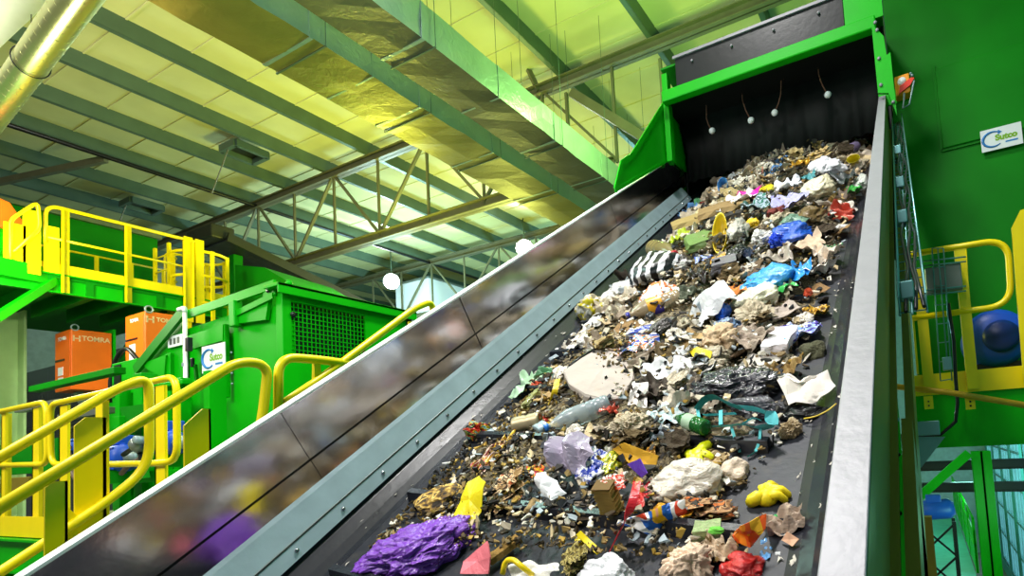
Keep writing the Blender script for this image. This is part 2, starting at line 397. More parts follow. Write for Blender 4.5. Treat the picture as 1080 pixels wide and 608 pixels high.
# polished side wall: upper and lower rows of sheets with a dark joint between
rnd = random.Random(4)
for (h0, h1, x) in ((.2, .308, XL), (.316, .53, XL - .003)):
    for (a, b) in ((U0, 1.25), (1.253, 2.43), (2.438, 4.6), (4.606, 6.2), (6.206, 8.4)):
        pb = MB(); n = 14; g = []
        for i in range(n + 1):
            for j in range(4):
                u = a + (b - a) * i / n; h = h0 + (h1 - h0) * j / 3
                g.append(hh(x + .0012 * noise.noise((u * 1.7, h * 5, x * 9)) , u, h))
        pb.add(g, [(i * 4 + j, i * 4 + j + 1, (i + 1) * 4 + j + 1, (i + 1) * 4 + j) for i in range(n) for j in range(3)], True)
        pb.build('side_panel', STEEL, con, fix=False)
MB().prism([hh(XL - .012, U0, .19), hh(XL - .008, U0, .19), hh(XL - .008, U0, .53), hh(XL - .012, U0, .53)], UU * 8.1).build('backing_plate', BLACK, con)
MB().prism([hh(XL + .003, U0, .528), hh(XL + .003, U0, .537), hh(XL - .05, U0, .537), hh(XL - .05, U0, .50), hh(XL - .045, U0, .50), hh(XL - .045, U0, .528)], UU * (6.0 - U0)).build('rim', mat('rim_white', 'f2f1f6', .35), con)
MB().prism([hh(XL - .012, U0, -.3), hh(XL - .03, U0, -.3), hh(XL - .03, U0, .5), hh(XL - .012, U0, .5)], UU * 8.1).build('side_frame', GREEN_SHADE, con)
# right wall and its broad rail
MB().prism([hh(XR, U0, .09), hh(XR + .006, U0, .09), hh(XR + .006, U0, .52), hh(XR, U0, .52)], UU * 8.1).build('side_panel', STEEL, con)
MB().prism([hh(-.135, U0, .523), hh(-.079, U0, .523), hh(-.079, U0, .535), hh(-.135, U0, .535)], UU * (6.32 - U0)).build('top_rail', GALVB, con, bevel=.002)
for (a, b) in ((U0, 3.0), (3.01, 6.32)):
    MB().prism([hh(-.083, a, .522), hh(-.079, a, .53), hh(-.079, a, .24), hh(-.083, a, .24)], UU * (b - a)).prism([hh(-.083, a, .24), hh(-.062, a, .24), hh(-.062, a, .246), hh(-.083, a, .246)], UU * (b - a)).build('outer_plate', BROWN, con)
MB().prism([hh(-.09, U0, .05), hh(-.075, U0, .05), hh(-.075, U0, .24), hh(-.09, U0, .24)], UU * 7).build('side_frame', BLACK, con)
MB().prism([hh(-.055, U0, -.25), hh(-.03, U0, -.25), hh(-.03, U0, .235), hh(-.055, U0, .235)], UU * 1.15).prism([hh(-.055, U0, -.25), hh(-.03, U0, -.25), hh(-.03, U0, .05), hh(-.055, U0, .05)], UU * 5.5).build('side_beam', BROWN, con)
for u in (.95, 1.15, 1.38, 1.55):
    MB().ball(hh(-.07, u, .14), .006, 8).build('bolt', TEAL, con)
# under-structure down to the floor
for u in (1.6, 5.4):
    for x in (-2.0, -.25):
        p = hh(x, u, -.2); MB().bar((p.x, p.y, -5), p, .12, .12, (0, 1, 0)).build('support_leg', GREEN, con)
    p = hh(-2.0, u, -.25); q = hh(-.25, u, -.25); MB().bar(p, q, .1, .12).build('cross_member', GREEN, con)
MB().prism([hh(-2.0, U0, -.12), hh(-.2, U0, -.12), hh(-.2, U0, -.1), hh(-2.0, U0, -.1)], UU * 8.1).build('underpan', GREEN_SHADE, con)

# ================================================================== THE HOOD
YH, YCUR = 5.35, 6.03
hd = thing('discharge_hood', 'bright green hood with black rubber curtains over the upper end of the belt', 'hood', (-1.1, 6.6, 2.2))
xs_ = -2.1
sp = [at(649, 201, X=xs_), at(656, 172, X=xs_), at(667, 164, X=xs_), at(702, 107, X=xs_), at(707, 106, X=xs_)]
yp = sp[-1].y
sp2 = [Vector((xs_, YCUR + .05, sp[-1].z)), Vector((xs_, YCUR + .05, 2.95)), at(706, 168, X=xs_)]
MB().prism(sp + sp2, (-.012, 0, 0)).build('side_plate', GREEN, hd)
fl = MB()
for a, b in zip(sp[:-1], sp[1:]): fl.bar(a, b, .05, .012, (1, 0, 0))
fl.bar(sp[0], at(706, 168, X=xs_), .03, .01, (1, 0, 0)); fl.build('edge_flange', GREEN, hd)
pt, pb_ = at(703, 95, X=-2.06), at(705, 169, X=-2.06)
MB().box((-2.09, pt.y - .05, pb_.z), (-2.03, pt.y + .05, pt.z + .15)).build('post', GREEN, hd, bevel=.006)
b0, b1 = at(708, 97, Y=YH), at(922, 23, Y=YH)
zbm = (b0.z + b1.z) / 2
cb_ = MB().box((-2.06, YH, zbm - .06), (-.1, YH + .1, zbm + .055)).build('cross_beam', GREEN, hd, bevel=.012)
us = MB(); 
us.box((-1.93, YH + .11, zbm - .02), (-.35, YH + .125, at(790, 31, Y=YH + .11).z))
us.build('upper_rubber_sheet', mat('upper_rubber', '14171c', .3, 0, .3, 2, .05, 20), hd)
zt = at(790, 31, Y=YH + .11).z
MB().box((-1.95, YH + .09, zt - .015), (-.35, YH + .112, zt + .012)).build('clamp_bar', GALVB, hd)
for x in (-1.75, -1.35, -.95, -.55):
    MB().lathe([(0, .0), (.012, .0), (.012, .02), (0, .02)], 8, (x, YH + .11, zt - .1), (0, -1, 0)).build('bolt', GALVB, hd)
MB().box((-.34, YH + .05, zbm + .05), (-.04, YH + .07, zbm + .8)).build('front_plate', GREEN, hd)
MB().box((-2.1, YH + .13, zt - .06), (-.05, 8.6, zt - .04)).build('roof_plate', GREEN_SHADE, hd)
MB().box((-2.112, YCUR + .05, 2.3), (-2.10, 8.6, zt - .06)).box((-.07, YCUR, 2.0), (-.05, 8.6, zt - .05)).box((-2.1, 8.58, 2.2), (-.05, 8.6, zt - .05)).build('inner_shade_wall', BLACK, hd)  # coloured black so the hood is dark behind the curtain
# rubber curtain with vertical flutes
cu = MB(); nx = 90; zc0 = 2.80; zc1 = zbm - .02
def cy(i): return YCUR + .012 * math.sin(i * .55) + (.02 if (i // 10) % 2 else 0)
g = []
for i in range(nx + 1):
    x = -2.08 + (2.08 - .13) * i / nx
    g += [(x, cy(i), zc0 + .012 * math.sin(i * 1.3)), (x, YCUR + (cy(i) - YCUR) * .6, (zc0 + zc1) / 2), (x, YH + .15 + (YCUR - YH - .15) * .75, zc1)]
cu.add(g, [(i * 3 + j, i * 3 + j + 1, (i + 1) * 3 + j + 1, (i + 1) * 3 + j) for i in range(nx) for j in range(2)], True)
o = cu.build('rubber_curtain', CURT, hd, fix=False); md = o.modifiers.new('t', 'SOLIDIFY'); md.thickness = .008
MB().box((-2.09, YH + .12, zc1 + .0), (-.1, YCUR + .1, zc1 + .015)).build('curtain_hanger', CURT, hd)
# right hand post plate with bolts
rp = [at(919, 25, Y=YH - .02), at(932, 38, Y=YH - .02), at(935, 58, Y=YH - .02), at(939, 55, Y=YH - .02), at(946, 122, Y=YH - .02), at(937, 98, Y=YH - .02), at(926, 98, Y=YH - .02)]
MB().prism(rp, (0, .03, 0)).build('post', GREEN, hd)
for q in ((923, 24), (925, 32), (927, 62), (929, 90), (942, 108)):
    MB().lathe([(0, .012), (.013, .012), (.015, 0), (0, 0)], 8, at(*q, Y=YH - .02), (0, -1, 0)).build('bolt', GALVB, hd)
# white balls on bent wires in front of the curtain
for (px, py, tx, ty, mx_, lab) in ((751, 138, 745, 112, -3, 'white ball on a bent wire before the curtain, leftmost of four'), (792, 127, 782, 85, -4, 'white ball on a long bent wire, second from the left'),
                             (817, 119, 824, 80, 3, 'white ball on a wire bent the other way, third from the left'), (873, 100, 862, 58, -4, 'white ball on a bent wire before the curtain, rightmost of four')):
    c = at(px, py, Y=5.8); tp = at(tx, ty, Y=5.72); t = thing('wire_ball', lab, 'ball sensor', c, 'balls hanging before the curtain')
    tp2 = Vector((tp.x - (c.x - tp.x) * .2, 5.72, zc1 + .0))
    MB().ball(c, .032, 16).build('ball', WHITE, t)
    mid = at((px + tx) / 2 + mx_, (py + ty) / 2, Y=5.76)
    MB().tube([c, c.lerp(mid, .5) + Vector((-.008 * (1 if mx_ < 0 else -1), 0, 0)), mid, mid.lerp(tp, .5), tp, tp.lerp(tp2, .5), tp2], .006, 6).build('wire', mat('rusty_wire', '6b4636', .5, .4), t)
# ================================================================== RIGHT SIDE
YW = 6.3
hop = thing('green_tower', 'tall green steel hopper wall with shade in its colour, right of the belt, with a white sign', 'hopper', (.9, 6.6, 0))
MB().box((-.04, YW, .0), (1.6, YW + .08, 6.2)).build('wall_panel', GREEN_SHADE, hop)  # same green paint, darkened in colour for the wall's shade
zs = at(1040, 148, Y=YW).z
MB().box((.33, YW - .015, zs - .012), (1.6, YW, zs + .012)).box((.325, YW - .015, zs), (.345, YW, 3.4)).build('seam_strip', GREEN_SHADE, hop)
MB().box((.345, YW - .03, zs + .012), (1.6, YW, 3.35)).build('raised_panel', GREEN_SHADE, hop, bevel=.008)
MB().box((-.04, YW + .08, 0), (.04, 9, 6.2)).box((1.5, YW + .08, 0), (1.6, 9, 6.2)).build('side_wall', GREEN_SHADE, hop)
def sutco_sign(c, ex, ey, w, h, parent, lab):
    c, ex, ey = Vector(c), Vector(ex).normalized(), Vector(ey).normalized(); ez = ex.cross(ey)
    s = MB().obox(c, ex, ey, ez, w, h, .006).build('sign', SIGNW, parent); s['label'] = lab; root_loc[s.name] = root_loc[parent.name]
    k = c + ez * .004
    a = MB(); r = h * .34; cc = k - ex * w * .2
    pts = [cc + ex * r * 1.15 * math.cos(t) + ey * r * math.sin(t) for t in [R(50 + 260 * i / 20) for i in range(21)]]
    a.tube(pts, [h * .025 + h * .03 * math.sin(math.pi * i / 20) for i in range(21)], 6)
    e = pts[0]; a.prism([e + ex * h * .1, e - ex * h * .06 - ey * h * .1, e - ex * h * .04 + ey * h * .12], ez * .002)
    a.build('blue_arc', SIGNB, s)
    text_mesh('Sutco', h * .36, k + ex * w * .12 + ey * h * .02, ex, ey, .004).build('lettering', SIGNG, s, fix=False)
    MB().obox(k + ex * w * .24 - ey * h * .24, ex, ey, ez, w * .3, h * .07, .002).build('small_print', SIGNB, s)
ps = [at(1034, 138, Y=YW - .04), at(1077, 129, Y=YW - .04), at(1078, 152, Y=YW - .04), at(1036, 161, Y=YW - .04)]
cc = sum(ps, Vector()) / 4
sutco_sign(cc, (1, 0, 0), (0, 0, 1), .31, .2, hop, 'white sign with blue arc and green lettering')
# pull cord switch
c = at(953, 91, Y=5.55)
t = thing('pull_cord_switch', 'orange emergency switch with a red lever beside the hood post', 'switch', c)
MB().box(c + Vector((-.065, -.03, -.08)), c + Vector((.05, .09, .09))).build('body', mat('signal_orange', 'f59a1c', .4), t, bevel=.012)
MB().prism([c + Vector((-.04, -.05, -.08)), c + Vector((.05, -.05, -.03)), c + Vector((.085, -.05, .02)), c + Vector((.06, -.05, .03)), c + Vector((-.03, -.05, -.02))], (0, .03, 0)).build('lever', mat('signal_red', 'e0301a', .4), t)
MB().lathe([(0, 0), (.035, 0), (.03, .015), (0, .02)], 14, c + Vector((-.01, -.03, .03)), (0, -1, 0)).build('dial', WHITE, t)
MB().tube([c + Vector((.08, -.04, .0)), c + Vector((.03, -.04, -.19)), c + Vector((-.02, -.04, -.21)), c + Vector((-.0, -.04, -.08))], .007, 6).build('cord', GALV, t)
MB().bar(c + Vector((-.2, .1, -.02)), c + Vector((.05, .1, -.02)), .02, .12).build('bracket', GREEN, t)
for i, q in enumerate([(.07, .07), (.06, .09)]):
    MB().ball(c + Vector((q[0], -.0, q[1])), .012, 8).build('eyelet', GALV, t)
# wire cable tray along the outer side of the conveyor
ct = thing('cable_tray', 'zinc wire cable tray climbing along the right side of the belt', 'cable tray', bp(-.03, 3.0, -.8))
w = MB()
for x, n in ((-.045, -.74), (-.045, -.80), (.03, -.80), (.03, -.74), (-.01, -.80)):
    w.tube([bp(x, 1.9, n), bp(x, 6.2, n)], .0035, 6)
w.build('wire', TEAL, ct)
for k in range(44):
    u = 1.92 + k * .098; MB().tube([bp(-.045, u, -.74), bp(-.045, u, -.80), bp(.03, u, -.80), bp(.03, u, -.74)], .003, 5).build('rung', TEAL, ct)
for u, nm in ((2.0, .0), (2.9, .02), (3.6, .01), (4.6, .015)):
    MB().box(bp(-.04, u, -.79) + Vector((0, -.02, 0)), bp(.0, u + .06, -.76)).build('junction_box', TEAL, ct, bevel=.004)
w = MB()
for x in (-.02, .0, .015): w.tube([bp(x + .008 * math.sin(i * 1.7 + x * 99), 1.9 + i * .2, -.785 + .006 * math.sin(i * 2.1 + x * 50)) for i in range(22)], .006, 6)
w.build('cable', BLACK, ct)
# vertical wire tray in front of the yellow gate
YG = 5.3
def gp(px, py, dy=0): return at(px, py, Y=YG + dy)
vt = thing('vertical_cable_tray', 'upright zinc wire tray with a grey box before the yellow gate', 'cable tray', gp(990, 405, -.1))
w = MB()
for a, b in (((983, 262), (992, 402)), ((995, 262), (1004, 402)), ((989, 262), (999, 380))): w.tube([gp(*a, -.15), gp(*b, -.15)], .005, 6)
w.build('wire', TEAL, vt)
for k in range(8):
    f = k / 7; a = gp(983 + 9 * f, 262 + 140 * f, -.15); b = gp(995 + 9 * f, 262 + 138 * f, -.15); MB().tube([a, b], .004, 6).build('rung', TEAL, vt)
a, b = gp(975, 283, -.12), gp(1016, 305, -.12)
MB().box((a.x, YG - .12, b.z), (b.x, YG - .06, a.z)).build('grey_box', GREYP, vt, bevel=.01)
w = MB()
for y in (276, 281, 307, 312): MB().tube([gp(973, y, -.14), gp(1019, y - 5, -.14)], .006, 6).build('cross_wire', TEAL, vt)
p = gp(999, 384, -.17); MB().box(p + Vector((-.03, -.03, -.05)), p + Vector((.03, .03, .05))).build('connector', TEAL, vt, bevel=.005)
MB().tube([gp(1000, 320, -.14), gp(1006, 360, -.14), gp(1008, 400, -.14), gp(1010, 425, -.14), gp(1008, 445, -.14), gp(992, 459, -.12), gp(960, 460, -.1)], .013, 8).build('cable', BLACK, vt)
# yellow gate
yg = thing('yellow_gate', 'yellow tubular safety gate with rounded corners before the green tower', 'gate', gp(1010, 412))
MB().tube(roundpath([gp(958, 269), gp(1063, 252), gp(1067, 322), gp(962, 336)], .16, 8), .024, 12).build('rail_loop', YEL, yg)
pz = gp(970, 415).z
for a in (970, 1016):
    p = gp(a, 300); q = p.x + .035
    MB().box((p.x - .04, YG - .01, pz), (q, YG + .03, gp(a, 283 if a < 1000 else 262).z)).build('post', YEL, yg)
MB().tube([gp(963, 336), gp(968, 395)], .008, 6).tube([gp(1018, 262), gp(1022, 340)], .01, 6).build('rod', YEL, yg)
tb = gp(1030, 390); tb2 = gp(1030, 413)
MB().box((gp(960, 400).x, YG + .03, tb2.z), (1.4, YG + .06, tb.z)).build('toe_plate', YEL, yg)
MB().prism([gp(1067, 240, -.1), gp(1076, 222, -.1), gp(1110, 210, -.1), gp(1122, 400, -.1), gp(1080, 405, -.1), gp(1073, 318, -.1)], (0, .03, 0)).build('side_plate', YEL, yg)
MB().box((-.1, YG + .06, tb2.z - .3), (1.6, YW, tb2.z - .22)).build('platform_plate', GREEN, yg)
MB().box((-.1, YG + .05, tb2.z - .42), (1.6, YG + .08, tb2.z)).build('platform_beam', GREEN, yg)
for k in range(5): MB().box((-.1, YG + .3 + k * .16, tb2.z - .38), (1.6, YG + .34 + k * .16, tb2.z - .3)).build('slat', GREEN_SHADE, yg)
for x in (1.5,):
    MB().box((x, YW - .1, -5), (x + .1, YW, tb2.z - .3)).build('support_post', GREEN, yg)
# yellow-brown pipe with brackets
pp = thing('handrail_pipe', 'ochre pipe crossing low behind the right rail of the belt', 'pipe', gp(1000, 420, -.4))
MB().tube([gp(944, 408, -.4), gp(1000, 414, -.4), gp(1100, 431, -.4)], .022, 10).build('pipe', mat('ochre', 'c99a1c', .4), pp)
for a in (979, 1023):
    q = gp(a, 421, -.38); MB().box(q + Vector((-.03, 0, -.075)), q + Vector((.03, .02, .02))).build('bracket', YEL, pp)
    for dz in (-.05, -.02): MB().ball(q + Vector((0, -.003, dz)), .007, 8).build('bolt', BLACK, pp)
# blue motor drum
c = at(1050, 357, Y=5.75)
bl = thing('blue_motor', 'round dark blue motor seen end-on behind the yellow gate', 'motor', c)
MB().lathe([(0, 0), (.12, .0), (.2, .03), (.235, .08), (.235, .45), (0, .45)], 32, c + Vector((0, -.1, 0)), (0, 1, 0)).build('body', BLUE, bl)
MB().lathe([(0, -.02), (.1, -.02), (.13, .01), (.13, .03), (0, .03)], 28, c + Vector((.03, -.12, 0)), (0, 1, 0)).build('fan_cover', mat('dark_blue', '12307c', .4), bl)
MB().box(c + Vector((-.2, 0, -.3)), c + Vector((.2, .3, -.2))).build('foot', BLACK, bl)
# gusset plate + lower box
g3 = [at(962, 461, Y=4.4), at(997, 461, Y=4.4), at(965, 502, Y=4.4)]
gs = thing('gusset_bracket', 'blue-grey triangular bracket plate under the cable box', 'bracket', g3[2])
MB().prism(g3, (0, .03, 0)).build('plate', TEAL, gs)
a, b = at(953, 446, Y=4.35), at(992, 459, Y=4.35); MB().box((a.x, 4.33, b.z), (b.x, 4.5, a.z)).build('cable_box', TEAL, gs, bevel=.006)
# corridor beyond, low right
zf = -3.0
wk = thing('walkway', 'turquoise lit walkway floor far below on the right', 'walkway', (.4, 18, zf - .1))
MB().box((-.3, 12.2, zf - .08), (.62, 26, zf)).build('deck', mat('walkway_deck', '4fae98', .5), wk)
for y in (13, 19, 25): MB().box((-.25, y, -5), (-.15, y + .1, zf - .08)).box((.5, y, -5), (.6, y + .1, zf - .08)).build('leg', GREEN, wk)
def walk_rail(x, y0, y1, label):
    t = thing('walkway_railing', label, 'railing', (x, (y0 + y1) / 2, zf), 'railings of the far walkway')
    for z in (.55, 1.1): MB().tube([(x, y0, zf + z), (x, y1, zf + z)], .025, 8).build('rail', GREEN, t)
    n = 6
    for k in range(n + 1): y = y0 + (y1 - y0) * k / n; MB().box((x - .025, y, zf), (x + .025, y + .05, zf + 1.1)).build('post', GREEN, t)
    MB().box((x - .01, y0, zf), (x + .01, y1, zf + .85)).build('infill_panel', GREEN, t)
walk_rail(.66, 14, 25, 'green panelled railing on the right of the far walkway')
def column(px, py, Y, w_, label, z1=None):
    p = at(px, py, Y=Y); t = thing('green_column', label, 'column', (p.x, Y, -5), 'green columns in the corridor')
    MB().ibeam((p.x, Y, -5), (p.x, Y, p.z), w_, w_, .03, (0, 1, 0)).build('shaft', GREEN, t)
    MB().box((p.x - w_ * .8, Y - w_ * .8, -5), (p.x + w_ * .8, Y + w_ * .8, -4.95)).build('base_plate', GREEN, t)
    return t
tcol = column(1034, 476, 12.0, .28, 'thick green column standing right of the far walkway')
column(950, 486, 19, .2, 'thin green column left of the far walkway')
a, b = at(968, 526, Y=11.7), at(1022, 478, Y=11.7)
MB().bar(a, b, .12, .14).build('diagonal_brace', GREEN, tcol)
bx = thing('overhead_beam', 'dark horizontal steel beams high across the corridor', 'beam', (1, 14, -.6))
for z in (-.25, -.85, -1.3): MB().ibeam((-1.0, 14.2, z), (1.8, 14.2, z), .15, .2, .02).build('beam', BLACK, bx)
for x in (-.95, 1.7): MB().box((x, 14.1, -5), (x + .12, 14.3, -.1)).build('post', GREEN_SHADE, bx)
c = at(986, 538, Y=11)
t = thing('blue_gear_motor', 'small blue motor on a dark lattice stand in the corridor', 'motor', (c.x, c.y, -5))
MB().lathe([(0, -.3), (.14, -.3), (.16, -.25), (.16, .2), (.1, .28), (0, .28)], 18, c, (1, 0, .1)).build('body', BLUE, t)
MB().box(c + Vector((-.12, -.1, .12)), c + Vector((.1, .1, .24))).build('terminal_box', BLUE, t, bevel=.01)
w = MB()
for x in (-.25, .25):
    for y in (-.2, .2): w.bar(c + Vector((x, y, -.16)), Vector((c.x + x, c.y + y, -5)), .05, .05, (0, 1, 0))
for k in range(6):
    z = c.z - .2 - k * .5; w.bar(Vector((c.x - .25, c.y - .2, z)), Vector((c.x + .25, c.y - .2, z - .5)), .03, .03); w.bar(Vector((c.x + .25, c.y - .2, z)), Vector((c.x - .25, c.y - .2, z - .5)), .03, .03)
w.build('lattice_stand', BLACK, t)
c0 = at(1000, 545, Y=9.5)
t = thing('brown_column', 'dull brown column leaning line left of the walkway', 'column', (c0.x - .25, 9.5, -5))
MB().box((c0.x - .32, 9.4, -5), (c0.x - .2, 9.6, at(990, 545, Y=9.5).z)).build('shaft', BROWN, t)

# ================================================================== LEFT SIDE
# ---- green housing (bunker) with mesh window
YF = 3.6
cn = at(300, 310, Y=YF); XC = cn.x
hs = thing('green_machine_housing', 'bright green machine housing with mesh window, lid and white sign left of the belt', 'machine', (XC - 1, YF + .8, -5))
def fy(px, py, dy=0): return at(px, py, Y=YF + dy)
def fx(px, py, dx=0): return at(px, py, X=XC + dx)
# side face (towards the belt) as a frame round the mesh opening
top0, topN = fx(300, 303), fx(428, 327)
zt_ = top0.z; YB = 5.25
m0, m1 = fx(306, 318), fx(385, 334); mz1 = m0.z; mz0 = fx(305, 373).z; my0, my1 = m0.y, m1.y
sd = MB()
sd.box((XC - .03, YF, -5), (XC, YB, mz0)).box((XC - .03, YF, mz1), (XC, YB, zt_)).box((XC - .03, YF, mz0), (XC, my0, mz1)).box((XC - .03, my1, mz0), (XC, YB, mz1))
sd.build('side_panel', GREEN, hs)
ml = MB(); n = 19
for i in range(n + 1): y = my0 + (my1 - my0) * i / n; ml.box((XC - .02, y - .004, mz0), (XC - .012, y + .004, mz1))
for i in range(12): z = mz0 + (mz1 - mz0) * i / 11; ml.box((XC - .018, my0, z - .004), (XC - .01, my1, z + .004))
ml.build('mesh_grille', GREEN, hs)
MB().box((XC - .14, my0 - .02, mz0 - .1), (XC - .1, my1 + .3, mz1 + .02)).build('inner_shade_sheet', BLACK, hs)  # black sheet standing in for the dark inside behind the mesh
lid = MB().box((XC - .15, YF - .12, zt_ - .02), (XC + .09, YB, zt_ + .015)).box((XC + .07, YF - .12, zt_ - .09), (XC + .09, YB, zt_ + .015)); lid.build('lid_edge', GREEN, hs, bevel=.006)
MB().box((XC - 3, YF + .3, -5), (XC - .6, YB, zt_ - .25)).box((XC - .6, YF + .4, -5), (XC - .5, YB, zt_ - .1)).box((XC - 1.5, YB - .1, -5), (XC, YB, zt_)).build('rear_panel', GREEN_SHADE, hs)
MB().box((fy(195, 400).x, YF + .08, -5), (XC - .02, YF + .12, fy(250, 350).z)).build('front_backing', GREEN, hs)
# corner post
MB().box((XC - .1, YF - .03, -5), (XC + .004, my0 + .01, zt_ - .02)).build('corner_post', GREEN, hs, bevel=.006)
q = fx(309, 332, .01); MB().lathe([(0, 0), (.03, 0), (.03, .012), (0, .012)], 12, q, (1, 0, 0)).build('latch', BLACK, hs)
for (px, py) in ((283, 306),):
    q = fy(px, py, -.06); lg = MB().box(q + Vector((-.1, 0, -.07)), q + Vector((.1, .03, .07))); lg.build('lifting_lug', GREEN, hs, bevel=.02)
    MB().lathe([(.0, 0), (.03, 0), (.03, .004), (0, .004)], 14, q + Vector((0, -.004, 0)), (0, -1, 0)).build('lug_hole', BLACK, hs)
q = fx(300, 303, .02); MB().ball(q + Vector((.0, .05, .05)), .035, 12).build('knob', GREEN, hs)
# front face built from its visible panels
MB().prism([fy(247, 345), fy(290, 323), fy(300, 320), fy(300, 650), fy(247, 650)], (0, .03, 0)).build('front_panel', GREEN, hs)
MB().prism([fy(195, 348, .04), fy(250, 330, .04), fy(250, 650, .04), fy(195, 650, .04)], (0, .03, 0)).build('front_panel', GREEN, hs)
# chute head: sloping hood boxes, three-dimensional
pA = [fy(248, 330, -.02), fy(291, 303, -.02), fy(288, 318, -.02), fy(283, 340, -.02), fy(255, 342, -.02)]
hb = MB(); hb.prism([fy(248, 332, -.01), fy(288, 313, -.01), fy(284, 338, -.01), fy(256, 342, -.01)], (0, -.04, 0)); hb.build('hood_flap', GREEN, hs)
tr = MB()
tr.bar(fy(198, 372 - 40, -.05), fy(290, 300, -.05), .09, .03, (0, 1, 0)).bar(fy(249, 331, -.06), fy(288, 312, -.06), .06, .02, (0, 1, 0))
tr.build('top_edge', GREEN, hs)
MB().bar(fy(248, 318, -.05), fy(249, 345, -.05), .1, .09, (0, 1, 0)).build('edge_block', GREEN, hs, bevel=.01)
# trapezoid recess above the sign
MB().prism([fy(201, 356, -.01), fy(240, 343, -.01), fy(240, 360, -.01), fy(207, 369, -.01)], (0, -.05, 0)).build('door_hood', GREEN, hs)
MB().box((fy(240, 400).x, YF - .05, fy(240, 420).z), (fy(243, 400).x, YF, fy(240, 343).z)).build('door_post', GREEN, hs, bevel=.004)
for k in range(4): MB().ball(fy(244 + k * .3, 372 + k * 11, -.02), .012, 8).build('rivet', GALV, hs)
s0, s1, s2, s3 = fy(213, 366, -.06), fy(238, 361, -.06), fy(238, 388, -.06), fy(213, 396, -.06)
cc = (s0 + s1 + s2 + s3) / 4
sutco_sign(cc, (1, 0, 0), (0, 0, 1), (s1 - s0).length * .98, .29, hs, 'white square sign with blue arc and green lettering')
q = fy(204, 383, -.03)
MB().box(q + Vector((-.01, -.03, -.05)), q + Vector((.03, 0, .05))).build('handle', BLACK, hs, bevel=.005)
MB().bar(fy(206, 385, -.03), fy(208, 405, -.03), .03, .03).build('gas_strut', GREEN_SHADE, hs)
# sloping chute on the left with its dark edge
MB().prism([fy(145, 392, -.02), fy(192, 335, -.02), fy(194, 345, -.02), fy(194, 520, -.02), fy(150, 520, -.02), fy(148, 400, -.02)], (0, .04, 0)).build('chute_plate', GREEN, hs)
MB().bar(fy(143, 391, -.08), fy(194, 328, -.08), .12, .04, (0, 1, 0)).build('chute_edge', GREEN_SHADE, hs)
q0, q1 = fy(178, 356, -.04), fy(193, 364, -.04); MB().box((q0.x, YF - .05, q1.z), (q1.x, YF - .03, q0.z)).build('white_label', SIGNW, hs)
lp = MB(); 
for k in range(3): lp.box((q0.x + .04 + k * .08, YF - .053, q1.z + .03), (q0.x + .09 + k * .08, YF - .049, q0.z - .03))
lp.build('label_print', GREYP, hs)
MB().prism([fy(155, 384, -.03), fy(180, 375, -.03), fy(178, 400, -.03), fy(160, 390, -.03)], (0, -.05, 0)).build('door_hood', GREEN, hs)
q0 = fy(168, 391, -.04); MB().box(q0 + Vector((-.03, -.03, -.04)), q0 + Vector((.03, 0, .05))).build('padlock', GALV, hs, bevel=.004)
MB().box((fy(180, 400).x, YF - .06, -2), (fy(186, 400).x, YF, fy(182, 374).z)).build('rib', GREEN, hs, bevel=.004)
MB().box((fy(120, 382).x, YF - .02, -5), (fy(146, 382).x, YF + .3, fy(130, 382).z)).build('chute_box', GREEN, hs, bevel=.008)
MB().box((fy(123, 382).x, YF - .03, fy(124, 412).z), (fy(130, 382).x, YF - .02, fy(124, 386).z)).build('slot', BLACK, hs)
# white downpipe
p0, p1 = fy(195, 328, -.15), fy(195, 500, -.15)
t = thing('white_pipe', 'thin white vertical pipe in front of the green housing', 'pipe', (p0.x, p0.y, -5))
MB().tube([(p0.x, p0.y, -5), (p0.x, p0.y, p0.z)], .022, 12).build('pipe', WHITE, t)
MB().tube(roundpath([p0 + Vector((0, 0, -.02)), p0 + Vector((0, 0, .03)), p0 + Vector((-.12, 0, .03))], .05), .026, 12).build('elbow', WHITE, t)
MB().box(fy(196, 362, -.18) + Vector((-.02, 0, -.09)), fy(196, 362, -.18) + Vector((.04, .05, .06))).build('valve', BLACK, t, bevel=.006)
for y in (385, 440): MB().lathe([(.03, -.02), (.03, .02)], 12, fy(195, y, -.15)).build('collar', GALV, t)

